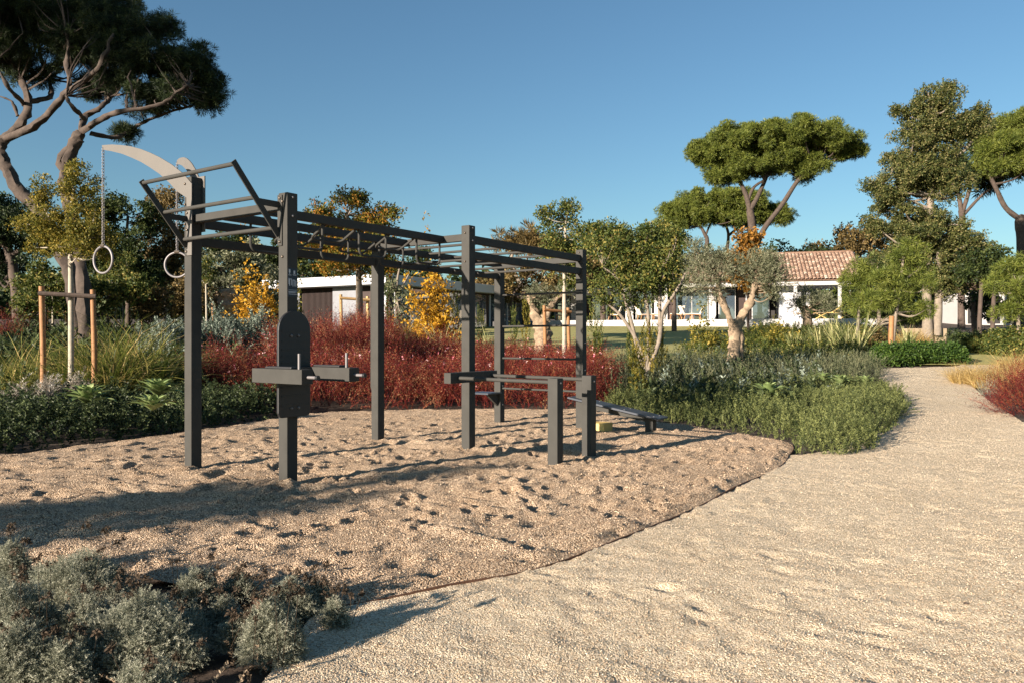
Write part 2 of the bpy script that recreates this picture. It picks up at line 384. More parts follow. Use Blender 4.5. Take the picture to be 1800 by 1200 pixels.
# ------------------------------------------------------------------ setting: ground, gravel, path, edging, lawn
def grid_struct(name, X, Y, Z, mat):
    n, m = X.shape; idx = np.arange(n * m).reshape(n, m)
    Fc = np.stack([idx[:-1, :-1], idx[1:, :-1], idx[1:, 1:], idx[:-1, 1:]], -1).reshape(-1, 4)
    o = link(name, npmesh(name, np.stack([X, Y, Z], -1).reshape(-1, 3), Fc, None, True), mat); return tag(o, kind='structure')
gx = np.concatenate([np.linspace(-400, -40, 16)[:-1], np.linspace(-40, 40, 161), np.linspace(40, 400, 16)[1:]])
gy = np.concatenate([np.linspace(-60, -10, 10)[:-1], np.linspace(-10, 75, 171), np.linspace(75, 900, 20)[1:]])
GX, GY = np.meshgrid(gx, gy, indexing='ij')
grid_struct('ground', GX, GY, terr(GX, GY) - .035 + .03 * (vnoise(GX, GY, 1.2, 3) - .5), M['soil'])
PIT = catmull([(-5, 4.5), (-3.3, 4.62), (-2.3, 4.42), (-1.5, 4.05), (-.95, 3.86), (-.31, 4.2), (.348, 4.7), (1.31, 5.92), (2.09, 7.06), (2.85, 8.15), (3.24, 8.97), (3.5, 9.55),
               (3.58, 10.1), (3.3, 10.8), (2.42, 12.5), (1.8, 14.3), (0, 14.6), (-2.1, 14.4), (-3.7, 13.8), (-4.1, 12.7), (-4.75, 10.85), (-5.4, 9.7), (-6.2, 8.6), (-9.3, 7.0), (-10.5, 5.4), (-7.5, 4.3)], 24, True)
seg = np.linalg.norm(np.roll(PIT, -1, 0) - PIT, axis=1); cum = np.concatenate([[0], np.cumsum(seg)])
PC = np.concatenate([PIT, PIT[:1]]); q = np.linspace(0, cum[-1], 900)
PB = np.stack([np.interp(q, cum, PC[:, 0]), np.interp(q, cum, PC[:, 1])], 1)
cen = np.array([-1.2, 7.5]); rr = np.linspace(0, 1, 250) ** .8
X = cen[0] + rr[:, None] * (PB[:, 0] - cen[0]); Y = cen[1] + rr[:, None] * (PB[:, 1] - cen[1])
def pitz(x, y):
    z = .03 * vnoise(x, y, .9, 21) + .05 * vnoise(x + .4 * y, y * 1.5, .3, 22) + .028 * vnoise(x, y, .13, 23) + .008 * vnoise(x, y, .05, 24)
    w_ = (x * .55 + y * .83) / .42 + 3.2 * vnoise(x, y, .7, 25)
    return z + .03 * np.abs(np.sin(w_ * 3.1416)) ** 1.5 * vnoise(x, y, .8, 26)
Z = pitz(X, Y)
r0 = np.random.default_rng(3)
for k in range(1150):                       # footprints pressed into the loose gravel
    a = r0.random() * 6.28; c = cen + np.array([r0.normal() * 3.0 + .4, r0.normal() * 2.6]); an = r0.normal() * .5 + 1.0
    big = r0.random() < .3; l = (.12 if big else .07) + .06 * r0.random(); wd = (.05 if big else .03) + .03 * r0.random(); dp = (.03 if big else .02) + .03 * r0.random()
    m = (np.abs(X - c[0]) < .4) & (np.abs(Y - c[1]) < .4)
    dx = X[m] - c[0]; dy = Y[m] - c[1]; p = (dx * math.cos(an) + dy * math.sin(an)) / l; s = (-dx * math.sin(an) + dy * math.cos(an)) / wd
    d2 = p * p + s * s; Z[m] += dp * (-np.exp(-d2 * 1.3) + .45 * np.exp(-(np.sqrt(d2) - 1.35) ** 2 * 6))
for k in range(26):                        # long drag marks and ridges
    c = cen + np.array([r0.normal() * 2.6, r0.normal() * 2.4]); an = -.5 + r0.normal() * .35; l = .3 + .4 * r0.random()
    dx = X - c[0]; dy = Y - c[1]; p = (dx * math.cos(an) + dy * math.sin(an)) / l; s = (-dx * math.sin(an) + dy * math.cos(an)) - .08 * np.sin(p * 2)
    Z += .055 * np.exp(-p * p) * np.exp(-(s / .06) ** 2)
edge = np.clip((1 - rr[:, None]) / .035, 0, 1)
Z = .006 + Z * .62 * (.15 + .85 * edge) + terr(X, Y)
grid_struct('gravel_ground', X, Y, Z, M['pit'])
PITZ0 = .06
L = [(-1.6, -6), (-1.2, 0), (-1.0, 2.4), (-.97, 3.3), (-.9, 3.85), (-.31, 4.2), (.348, 4.7), (1.31, 5.92), (2.09, 7.06), (2.85, 8.15), (3.2, 8.9), (3.4, 9.0), (4.2, 9.7), (5.7, 11.9), (7.6, 15.3), (9.0, 18.4), (10.2, 21.5), (11, 23.3), (12.6, 23.8), (14.0, 24.2), (15.2, 26), (15.8, 28), (15.6, 31), (14, 33)]
Rr = [(6, -6), (5.5, 0), (5.5, 2.4), (5.4, 4), (5.4, 5), (5.8, 5.8), (6.3, 6.7), (6.8, 7.6), (7.1, 8.5), (7.5, 9.6), (7.8, 10.5), (8, 11.3), (8.3, 12.4), (9.2, 14.3), (10.2, 16.5), (11.4, 19), (12.3, 20), (13.2, 21.2), (14.5, 22.5), (15.8, 23.6), (17.3, 25.5), (18.5, 28), (19, 32), (18, 36)]
La = catmull(L, 36); Ra = catmull(Rr, 36); tt = np.linspace(0, 1, 210)
PX = La[:, None, 0] * (1 - tt) + Ra[:, None, 0] * tt; PY = La[:, None, 1] * (1 - tt) + Ra[:, None, 1] * tt
PZ = terr(PX, PY) + .02 * vnoise(PX, PY, .35, 31) + .012 * vnoise(PX + PY * .5, PY, .1, 32) + .006 * vnoise(PX, PY, .045, 33) - .008
for k in range(420):
    a = r0.random(); cy = 2.6 + 11 * a; c = np.array([cy * (-.15 + .75 * r0.random()) + .8, cy]); an = -.55 + r0.normal() * .5; l = .07 + .14 * r0.random(); wd = .035 + .03 * r0.random(); dp = .004 + .009 * r0.random()
    m = (np.abs(PX - c[0]) < .5) & (np.abs(PY - c[1]) < .5); dx = PX[m] - c[0]; dy = PY[m] - c[1]; p = (dx * math.cos(an) + dy * math.sin(an)) / l; q2_ = (-dx * math.sin(an) + dy * math.cos(an)) / wd; d2 = p * p + q2_ * q2_
    PZ[m] += dp * (-np.exp(-d2) + .5 * np.exp(-(np.sqrt(d2) - 1.4) ** 2 * 5))
grid_struct('gravel_path', PX, PY, PZ, M['path'])
# steel edging between gravel and path
e0 = catmull([(-1.5, 4.05), (-.95, 3.86), (-.31, 4.2), (.348, 4.7), (1.31, 5.92), (2.09, 7.06), (2.85, 8.15), (3.24, 8.97), (3.5, 9.55), (3.58, 10.1)], 12)
mb = MB(); n = len(e0); nrm = []
for i in range(n):
    d = e0[min(i + 1, n - 1)] - e0[max(i - 1, 0)]; d = d / np.linalg.norm(d); nrm.append(np.array([d[1], -d[0]]) * .003)
for i in range(n - 1):
    a, b = e0[i], e0[i + 1]; na, nb = nrm[i], nrm[i + 1]
    z = .019 + .006 * math.sin(i * .35)
    V = [(*(a - na), -.05), (*(a + na), -.05), (*(a + na), z), (*(a - na), z), (*(b - nb), -.05), (*(b + nb), -.05), (*(b + nb), z), (*(b - nb), z)]
    mb.add(V, [(0, 1, 2, 3), (7, 6, 5, 4), (1, 5, 6, 2), (0, 3, 7, 4), (3, 2, 6, 7)])
tag(mb.build('edging_strip', M['edge']), 'thin rusty steel edging curving between the loose gravel and the pale path', 'edging')
# lawn
lp = [(-12, 27), (-5, 25), (2, 24.6), (12, 27), (17, 36), (20, 50), (8, 57), (-2, 56), (-12, 44)]
lx = np.linspace(-12, 19, 90); ly = np.linspace(24.6, 56, 90); LX, LY = np.meshgrid(lx, ly, indexing='ij')
grid_struct('lawn', LX, LY, terr(LX, LY) + .025, M['lawn'])

# ------------------------------------------------------------------ the training rig
OX, OY = -2.028, 6.925
an = R(34.7); UX, UY = math.cos(an), -math.sin(an); VX, VY = math.sin(an), math.cos(an)
def W(u, v, z): return (OX + u * UX + v * VX, OY + u * UY + v * VY, z)
rig = tag(empty('exercise_rig', W(-.8, 2.7, 0)), 'dark grey steel outdoor calisthenics rig with monkey bars standing on loose gravel', 'exercise rig')
def part(mb, name, mat, parent=None, bevel=0, smooth=False, label=None):
    o = mb.build(name, mat, None, bevel, smooth); adopt(o, parent or rig)
    if label: o['label'] = label
    return o
U2 = -1.48
s = .12
def post(u, v, h, name='post'):
    p = part(MB().box(u - s, u, v, v + s, -.3, h, W), name, M['metal'], None, .006)
    return p
pA = post(U2, 0, 3.0); pB = post(0, 0, 2.68); pC = post(U2 - .02, 2.67, 2.63); pD = post(0, 2.67, 2.71); pE = post(U2 - .02, 5.4, 2.62); pF = post(0, 5.4, 2.68)
pG = post(1.46, 2.28, .95); pH = post(1.5, 2.93, .955)
def bolts(parent, pts, ax):
    """dome heads; pts in u,v,z ; ax 'u' or 'v' (outward direction of the face)"""
    for (u, v, z) in pts:
        mb = MB(); k = .013
        du, dv = ((1, 0) if ax == 'u' else (0, -1))
        mb.tube([(u, v, z), (u + du * .004, v + dv * .004, z), (u + du * .011, v + dv * .011, z), (u + du * .015, v + dv * .015, z)], [k, k, k * .75, k * .25], 10, W)
        part(mb, 'bolt', M['bolt'] if ax == 'v' else M['galv'], parent, 0, True)
bolts(pB, [(-.06, 0, 2.6), (-.06, 0, 2.1)], 'v'); bolts(pB, [(0, .06, 2.64), (0, .06, 2.47)], 'u')
bolts(pD, [(-.06, 2.67, 2.62), (-.06, 2.67, 2.28)], 'v'); bolts(pD, [(0, 2.73, 2.68), (0, 2.73, 2.53)], 'u')
bolts(pF, [(-.06, 5.4, 2.64)], 'v'); bolts(pF, [(0, 5.46, 1.3), (0, 5.46, .9)], 'u')
bolts(pE, [(U2 - .02, 5.46, .62), (U2 - .02, 5.46, .32)], 'u'); bolts(pG, [(1.46, 2.34, .9)], 'u'); bolts(pH, [(1.5, 2.99, .89)], 'u')
# beams (section .05 x .09)
def beam(u0, u1, v0, v1, z0, z1, name='beam'): return part(MB().box(u0, u1, v0, v1, z0, z1, W), name, M['metal'], None, .005)
beam(U2, -s, .03, .09, 2.53, 2.615, 'cross_beam')
beam(U2 - .02, -s, 2.70, 2.76, 2.53, 2.615, 'cross_beam')
beam(-.48, -.42, .09, 2.70, 2.528, 2.613, 'monkey_rail'); beam(-1.08, -1.02, .09, 2.70, 2.528, 2.613, 'monkey_rail')
ul = U2 - .02 - s + .03
for v0, v1 in ((s, 2.67), (2.67 + s, 5.4)):
    beam(ul, ul + .06, v0, v1, 2.50, 2.59, 'side_beam'); beam(ul, ul + .06, v0, v1, 2.31, 2.40, 'side_beam')
beam(-.09, -.03, 2.67 + s, 5.4, 2.505, 2.60, 'side_beam'); beam(-.09, -.03, 2.67 + s, 5.4, 2.315, 2.41, 'side_beam')
beam(U2 - .02, -s, 5.43, 5.49, 2.50, 2.585, 'cross_beam')
def rung(a, b, r=.017, name='rung', parent=None, mat='metal'): return part(MB().tube([a, b], r, 12, W), name, M[mat], parent, 0, True)
for v in (3.14, 3.7, 4.26, 4.82):
    rung((ul + .06, v, 2.555), (-.09, v, 2.555)); rung((ul + .06, v, 2.36), (-.09, v, 2.36))
for z in (2.055, 1.56, 1.06, .58): rung((U2 - .02, 5.46, z), (-s, 5.46, z), .016)
# trapeze handles under the monkey rails
def arc(c, a0, a1, r, n=5): return [(c[0] + r * math.cos(a0 + (a1 - a0) * i / n), c[1] + r * math.sin(a0 + (a1 - a0) * i / n)) for i in range(n + 1)]
for uc in (-.45, -1.05):
    for i, (v0, v1) in enumerate(((.39, .81), (.85, 1.27), (1.32, 1.73), (1.78, 2.19), (2.24, 2.66))):
        dpt = .27; r = .07; q2 = [(v0, .0)] + arc((v0 + r, -dpt + r), math.pi, 1.5 * math.pi, r) + arc((v1 - r, -dpt + r), 1.5 * math.pi, 2 * math.pi, r) + [(v1, 0)]
        tl = 0 if i % 2 == 0 else R(-62)
        P = [(uc + d * math.sin(-tl), v, 2.528 + d * math.cos(tl)) for v, d in q2]
        part(MB().tube(P, .0135, 8, W), 'trapeze_handle', M['metal'], None, 0, True)
# pull-up ladder leaning out in front of the first two posts
def ladder_side(u):
    mb = MB(); 
    a = (u, -.0, 2.29); b = (u, -.49, 2.88)
    ax, az = -.49 / .767, .59 / .767; px_, pz_ = -az * .028, ax * -.028
    V = []
    for uu in (u - .006, u + .006):
        for (v, z) in ((a[1] - .012 + px_, a[2] - pz_), (a[1] - .012 - px_, a[2] + pz_), (b[1] - px_, b[2] + pz_), (b[1] + px_, b[2] - pz_)): V.append(W(uu, v, z))
    mb.add(V, [(0, 1, 2, 3), (7, 6, 5, 4), (0, 4, 5, 1), (1, 5, 6, 2), (2, 6, 7, 3), (3, 7, 4, 0)])
    mb.box(u - .0065, u + .0065, -.24, -.012, 2.545, 2.60, W)
    mb.box(u - .03 if u < -.8 else u - .02, u + .03 if u < -.8 else u + .04, -.011, -.002, 2.2, 2.66, W)
    return mb
ls1 = part(ladder_side(-.1), 'ladder_side', M['metal']); ls2 = part(ladder_side(U2 - .06), 'ladder_side', M['metal'])
for d, z in ((.47, 2.86), (.255, 2.605), (.045, 2.36)): rung((U2 - .06, -d - .0, z), (-.1, -d, z), .0195, 'pull_up_bar')
bolts(ls1, [(-.085, -.011, 2.235), (-.085, -.011, 2.63)], 'v'); bolts(ls2, [(U2 - .06, -.011, 2.24), (U2 - .05, -.011, 2.46), (U2 - .05, -.011, 2.63)], 'v')
# curved arms that carry the rings
def pu(px, py, v):
    k = (px - 900) / F; u = (OX + v * VX - k * (OY + v * VY)) / (k * UY - UX); Yw = OY + u * UY + v * VY
    return u, EYE + (HZ - py) / F * Yw
top = [(179, 255.6), (197, 254.4), (215, 255.6), (231, 258), (247.5, 262.5), (264, 269), (280, 276.6), (301.7, 289.6), (321, 304.8), (336.8, 323)]
bot = [(336.8, 349), (321, 349), (310, 336), (297, 321), (280, 306), (264, 295), (247.5, 285), (231, 277.5), (215, 271), (197, 266.5), (180, 263.5)]
poly = [pu(a, b, -.012) for a, b in top]; low = [pu(a, b, -.012) for a, b in bot]
ue = poly[-1][0]
poly = poly + [(ue, 2.2), (ue - .085, 2.2), (ue - .09, low[1][1])] + low[2:]
arm = part(MB().prism(poly, lambda u, z: W(u, -.012, z), lambda u, z: W(u, -.003, z)), 'ring_arm', M['arm'])
bolts(arm, [(U2 - .085, -.012, z) for z in (2.93, 2.72, 2.52)], 'v')
TU, TZ = pu(181, 260, -.01)
def arm2map(off):
    def f(u, z):
        d = (u - ue); w_ = max(0, -d - .08); return W(ue + d * .985, .125 + off + w_ * .46, z)
    return f
poly2 = catmull([p for p in poly[:10]], 3).tolist() + poly[10:13] + catmull([p for p in poly[13:]], 3).tolist()
mb = MB(); n2 = len(poly[:10]); up = poly[:10]; lo = list(reversed(poly[13:]));
lo_i = [np.interp(-p[0], [-a[0] for a in reversed(lo)] if False else sorted([-a[0] for a in lo]), [b for _, b in sorted([(-a[0], a[1]) for a in lo])]) for p in up]
for off in (0,):
    f0, f1 = arm2map(0), arm2map(.012)
    for i in range(len(up) - 1):
        a, b = up[i], up[i + 1]; la, lb = lo_i[i], lo_i[i + 1]
        V = [f0(a[0], la), f0(b[0], lb), f0(b[0], b[1]), f0(a[0], a[1]), f1(a[0], la), f1(b[0], lb), f1(b[0], b[1]), f1(a[0], a[1])]
        mb.add(V, [(0, 1, 2, 3), (7, 6, 5, 4), (3, 2, 6, 7), (0, 4, 5, 1)])
mb.box(ue - .09, ue + .015, .122, .134, 2.45, 3.02, W)
part(mb, 'ring_arm', M['arm'])
part(MB().box(U2 - .118, U2 + .008, .015, .128, 2.60, 2.93, W), 'arm_sleeve', M['metal'], None, .004)
# vertical grip on the middle left post
um = U2 - .02 - s
P = [(um + .01, 2.73, 2.12), (um - .03, 2.73, 2.11), (um - .055, 2.73, 2.06), (um - .055, 2.73, .74), (um - .035, 2.73, .68), (um + .01, 2.73, .64)]
part(MB().tube([tuple(p) for p in P], .014, 8, W), 'vertical_grip', M['metal'], None, 0, True)
# back board with round top
bp = [(.06 + .18 * math.cos(t), 1.43 + .18 * math.sin(t)) for t in np.linspace(0, math.pi, 17)] + [(-.12, .70), (-.105, .665), (-.08, .655), (.2, .655), (.225, .665), (.24, .70)]
bb = part(MB().prism(bp, lambda v, z: W(.006, v, z), lambda v, z: W(.034, v, z)), 'back_board', M['dark'], None, .004)
for z in (.76, .84, .92, .98, 1.14, 1.2, 1.26, 1.33, 1.42): part(MB().box(.0345, .0385, -.09, .21, z, z + .012, W), 'board_rib', M['dark'], bb)
bolts(bb, [(.036, .02, 1.385), (.036, .1, 1.385), (.036, .02, .735), (.036, .1, .735)], 'u')
# dip arms in front of the board
for v0 in (-.33, .20):
    arm_ = part(MB().box(-.06 if v0 < 0 else .04, .59, v0, v0 + .12, .982, 1.105, W), 'dip_arm', M['metal'], None, .004)
    part(MB().box(.1, .44, v0 + .015, v0 + .105, 1.106, 1.124, W), 'arm_pad', M['dark'], arm_, .004)
    part(MB().tube([(.5, v0 + .05, 1.105), (.5, v0 + .05, 1.235)], .0125, 10, W), 'hand_grip', M['galv'], arm_, 0, True)
    part(MB().tube([(.59, v0 + .06, 1.04), (.70, v0 + .06, 1.04)], .014, 10, W), 'hand_grip', M['galv'], arm_, 0, True)
    part(MB().tube([(.70, v0 + .06, 1.04), (.725, v0 + .06, 1.04)], .02, 10, W), 'grip_cap', M['dark'], arm_, 0, True)
beam(.036, .10, -.21, .2, .984, 1.10, 'dip_cross_beam')
# parallel bars
beam(.002, .10, 2.2, 3.1, .855, .977, 'bar_mount')
rung((.1, 2.34, .915), (1.34, 2.34, .905), .021, 'parallel_bar'); rung((.1, 2.99, .92), (1.38, 2.99, .91), .021, 'parallel_bar')
# small step on the far left post
ux = U2 - .08
st = part(MB().box(ux - .3, ux + .1, 5.02, 5.39, .50, .525, W), 'step', M['board'], None, .004)
part(MB().prism([(5.1, .50), (5.398, .50), (5.398, .30)], lambda v, z: W(ux - .02, v, z), lambda v, z: W(ux + .02, v, z)), 'step_bracket', M['metal'], st)
# sloping bench
def BZ(u): return .50 - .165 * (u + .15)
ve = 5.46
mb = MB()
V = [W(u, v, BZ(u) + dz) for u in (-.2, 1.25) for v in (ve - .17, ve + .17) for dz in (-.028, 0)]
mb.add(V, [(0, 1, 3, 2), (4, 6, 7, 5), (0, 4, 5, 1), (2, 3, 7, 6), (0, 2, 6, 4), (1, 5, 7, 3)])
bench = part(mb, 'bench', M['board'], None, .004)
part(MB().box(1.0, 1.12, ve - .06, ve + .06, -.25, BZ(1.12) - .03, W), 'bench_leg', M['metal'], bench, .005)
V = [W(u, v, BZ(u) - dz) for u in (0.002, 1.0) for v in (ve - .04, ve + .04) for dz in (.115, .029)]
part(MB().add(V, [(0, 1, 3, 2), (4, 6, 7, 5), (0, 4, 5, 1), (2, 3, 7, 6), (0, 2, 6, 4), (1, 5, 7, 3)]), 'bench_rail', M['metal'], bench)
for uu in (.2, .7, 1.15):
    for vv in (-.1, .1): part(MB().tube([W(uu, ve + vv, BZ(uu)), W(uu, ve + vv, BZ(uu) + .005)], .009, 8), 'bench_bolt', M['galv'], bench)
# instruction sticker on the dark side of the second post
stk = part(MB().box(.0015, .003, .008, .112, 1.735, 1.995, W), 'sticker', M['label'])
mb = MB()
for (v0, v1, z0, z1) in ((.018, .034, 1.955, 1.985), (.022, .03, 1.94, 1.955), (.07, .088, 1.945, 1.975), (.062, .1, 1.932, 1.938), (.012, .045, 1.93, 1.935),
                         (.022, .03, 1.835, 1.90), (.03, .045, 1.893, 1.9), (.045, .052, 1.84, 1.9), (.06, .067, 1.83, 1.892), (.067, .08, 1.885, 1.892), (.08, .087, 1.832, 1.892), (.093, .1, 1.83, 1.885), (.014, .02, 1.85, 1.905),
                         (.014, .106, 1.796, 1.799), (.014, .106, 1.78, 1.785), (.014, .09, 1.772, 1.776), (.014, .106, 1.758, 1.762)):
    mb.box(.0032, .0038, v0, v1, z0, z1, W)
part(mb, 'sticker_print', M['labelw'], stk)
# hanging rings
def chain(a, zb, parent):
    mb = MB(); z = a[2]; k = 0
    while z > zb:
        P = []
        for i in range(10):
            t = 2 * math.pi * i / 10; x = .0125 * math.cos(t); zz = .024 * math.sin(t)
            P.append((a[0] + (x if k % 2 else x * .35), a[1] + (0 if k % 2 else x), z - .02 + zz))
        mb.tube(P, .0036, 5, None, True, True); z -= .0345; k += 1
    return part(mb, 'chain', M['galv'], parent, 0, True)
def ring(tip, zc, ang, label):
    root = tag(empty('gymnastic_ring', tip), label, 'gym ring', 'steel rings on chains')
    bpy.context.view_layer.update()
    rad = .152; chain(tip, zc + rad + .03, root)
    P = [(tip[0] + rad * math.cos(t) * math.cos(ang), tip[1] + rad * math.cos(t) * math.sin(ang), zc + rad * math.sin(t)) for t in np.linspace(0, 2 * math.pi, 41)[:-1]]
    rg_ = part(MB().tube(P, .0135, 10, None, True, True), 'ring', M['galv'], root, 0, True)
    part(MB().tube([(tip[0] - .03 * math.cos(ang), tip[1] - .03 * math.sin(ang), zc + rad + .006), (tip[0] + .03 * math.cos(ang), tip[1] + .03 * math.sin(ang), zc + rad + .006)], .02, 8), 'ring_clamp', M['bolt'], rg_, 0, True)
    return root
bpy.context.view_layer.update()
t1 = W(TU, -.008, TZ); ring(t1, 2.255, R(-24), 'leftmost steel gym ring, hanging on a chain from the tip of the curved arm')
u2 = TU; w2 = .125 + (-(u2 - ue) - .08) * .46; t2 = W(ue + (u2 - ue) * .985, w2, TZ)
ring(t2, EYE + (HZ - 466) / F * t2[1], R(-2), 'steel gym ring hanging just left of the tallest rig post, seen nearly round')
# plywood block beside the rig
bx = Vector((1.31, 10.95, 0))
root = MB()
def WB(u, v, z): return (bx.x + u * UX + v * VX, bx.y + u * UY + v * VY, z)
pb = root.box(-.33, 0, 0, .27, -.05, .155, WB).build('plywood_box', M['ply'], None, .004)
tag(pb, 'small pale yellow plywood block on the gravel in front of the bench', 'box')

# ------------------------------------------------------------------ trees
def taper(P, r0, r1, wob=.0, n=5, rng=None):
    C = catmull(P, n); k = len(C); r = np.linspace(r0, r1, k)
    if wob and rng is not None: r = r * (1 + wob * (rng.random(k) - .5))
    return [tuple(p) for p in C], list(r)
def crown_pts(blobs, dens, cr, nt, rng, flat=.5, shell=.55):
    """clump centres through each ellipsoid, tufts round each centre; -> P, D, centres"""
    Cs = []
    for (c, rx, ry, rz) in blobs:
        k = max(3, int(dens * (rx * ry * rz) ** (2 / 3) / cr ** 2))
        d = unit(rng.normal(size=(k, 3))); r = (shell + (1 - shell) * rng.random(k)) ** .8
        p = d * r[:, None] * np.array([rx, ry, rz]); p[:, 2] = np.where(p[:, 2] < 0, p[:, 2] * flat, p[:, 2]); Cs.append(p + np.array(c))
    Cs = np.concatenate(Cs); k = len(Cs); sz = cr * (.65 + .7 * rng.random(k))
    d = unit(rng.normal(size=(k, nt, 3)) + np.array([0, 0, .35])); q_ = d * (rng.random((k, nt, 1)) ** .45) * sz[:, None, None]; q_[..., 2] *= .75
    P = (Cs[:, None] + q_).reshape(-1, 3); D = (d + np.array([0, 0, .3])).reshape(-1, 3)
    return P, D, Cs
def tree(name, label, cat, base, limbs, blobs, bark, leaf, tpl, dens=3.2, cr=.5, nt=30, ts=.2, flat=.5, shell=.55, nbr=30, br=.03, seed=1, group=None, spread=.45, seg=9, crown='crown', gnarl=0):
    rng = np.random.default_rng(seed)
    root = tag(empty(name, base), label, cat, group)
    P, D, Cs = crown_pts(blobs, dens, cr, nt, rng, flat, shell)
    S = ts * (.7 + .6 * rng.random(len(P)))
    o = np.array(base)
    mb = MB(); ends = []
    for pts, r0, r1 in limbs:
        C, r = taper(pts, r0, r1, .12, 6, rng); mb.tube(C, r, seg); ends += [(np.array(p), rr_) for p, rr_ in zip(C[len(C) // 2:], r[len(C) // 2:])]
    E = np.array([e[0] for e in ends])
    for i in rng.permutation(len(Cs))[:nbr]:
        c = Cs[i]; cost = np.linalg.norm(E - c, axis=1) + np.maximum(0, E[:, 2] - c[2]) * 1.5; j = int(np.argmin(cost)); a = E[j]
        mid = (a * .5 + c * .5) + rng.normal(size=3) * np.linalg.norm(c - a) * .1 - np.array([0, 0, .08 * np.linalg.norm(c - a)])
        C, r = taper([a, mid, c], min(ends[j][1] * .6, br * 2), br * .35, .1, 4, rng); mb.tube(C, r, 5)
    if gnarl:
        A = np.array(mb.v); nz = (vnoise(A[:, 0] * 3 + A[:, 2] * 2.1, A[:, 1] * 3 + A[:, 2] * 1.3, .25, seed) - .5) + .5 * (vnoise(A[:, 0] * 5 - A[:, 2] * 3, A[:, 1] * 5 + A[:, 2] * 3, .25, seed + 1) - .5)
        nx = vnoise(A[:, 2] * 2 + A[:, 0], A[:, 1] * 2, .3, seed + 2) - .5
        A[:, 0] += gnarl * nz; A[:, 1] += gnarl * nx; mb.v = [tuple(p) for p in A]
    tr = mb.build('trunk', bark, None, 0, True); adopt(tr, root)
    V, Fc, va = scatter(T[tpl], P, S, D, rng, spread)
    cw = link(crown, npmesh(crown, V, Fc, va), leaf); adopt(cw, root)
    return root
def pxl(Y, pts): return [at(p[0], p[1], Y + (p[2] if len(p) > 2 else 0)) for p in pts]
def pxb(Y, bl):
    out = []
    for b in bl:
        dy = b[4] if len(b) > 4 else 0; k = Y / F; dr = b[5] if len(b) > 5 else max(b[2], b[3]) * k * .85
        out.append((at(b[0], b[1], Y + dy), b[2] * k, dr, b[3] * k))
    return out
def ptree(name, label, cat, Y, basepx, limbs, blobs, bark, leaf, tpl, **kw):
    b = atg(basepx, Y); k = Y / F
    lm = [(pxl(Y, p) if i else [(b[0], b[1], b[2] - .2)] + pxl(Y, p), r0 * k, r1 * k) for i, (p, r0, r1) in enumerate(limbs)]
    return tree(name, label, cat, b, lm, pxb(Y, blobs), M[bark], M[leaf], tpl, **kw)

# two leaning umbrella pines on the left
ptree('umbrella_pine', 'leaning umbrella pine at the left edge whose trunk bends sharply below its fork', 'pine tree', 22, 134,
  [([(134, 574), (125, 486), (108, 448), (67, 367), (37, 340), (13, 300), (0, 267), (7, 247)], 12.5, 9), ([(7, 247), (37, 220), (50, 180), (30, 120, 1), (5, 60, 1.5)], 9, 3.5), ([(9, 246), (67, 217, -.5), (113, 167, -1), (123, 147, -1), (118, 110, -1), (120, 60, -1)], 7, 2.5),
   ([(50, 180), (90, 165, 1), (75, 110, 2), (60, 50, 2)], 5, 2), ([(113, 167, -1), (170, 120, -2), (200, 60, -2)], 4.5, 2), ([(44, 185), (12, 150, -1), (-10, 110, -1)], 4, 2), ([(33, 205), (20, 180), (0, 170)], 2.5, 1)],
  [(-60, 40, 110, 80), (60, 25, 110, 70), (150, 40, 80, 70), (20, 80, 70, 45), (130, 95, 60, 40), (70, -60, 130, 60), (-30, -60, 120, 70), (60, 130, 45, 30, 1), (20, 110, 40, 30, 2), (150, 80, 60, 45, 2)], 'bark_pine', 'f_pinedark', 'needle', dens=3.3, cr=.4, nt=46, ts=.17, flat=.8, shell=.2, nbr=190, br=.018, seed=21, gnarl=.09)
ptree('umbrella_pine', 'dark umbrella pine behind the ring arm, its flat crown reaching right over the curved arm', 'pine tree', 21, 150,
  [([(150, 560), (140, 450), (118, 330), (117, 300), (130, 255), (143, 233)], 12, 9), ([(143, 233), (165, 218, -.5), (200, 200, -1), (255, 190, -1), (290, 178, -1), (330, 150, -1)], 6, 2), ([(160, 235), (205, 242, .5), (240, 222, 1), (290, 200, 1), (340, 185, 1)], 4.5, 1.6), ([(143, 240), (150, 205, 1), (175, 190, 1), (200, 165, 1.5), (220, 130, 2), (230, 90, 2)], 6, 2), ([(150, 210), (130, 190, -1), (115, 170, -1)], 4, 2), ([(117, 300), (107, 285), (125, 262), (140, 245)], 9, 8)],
  [(240, 75, 75, 55), (310, 120, 75, 45), (365, 150, 48, 45), (220, 130, 70, 45), (300, 165, 80, 28), (150, 60, 90, 60, 1), (370, 185, 35, 20), (190, 20, 60, 50, 1), (180, 150, 40, 30, 2), (260, 190, 35, 14, 1), (200, 60, 60, 50), (225, 235, 12, 7, 1)], 'bark_pine', 'f_pinedark', 'needle', dens=3.4, cr=.37, nt=50, ts=.17, flat=.75, shell=.2, nbr=210, br=.016, seed=22, gnarl=.09)
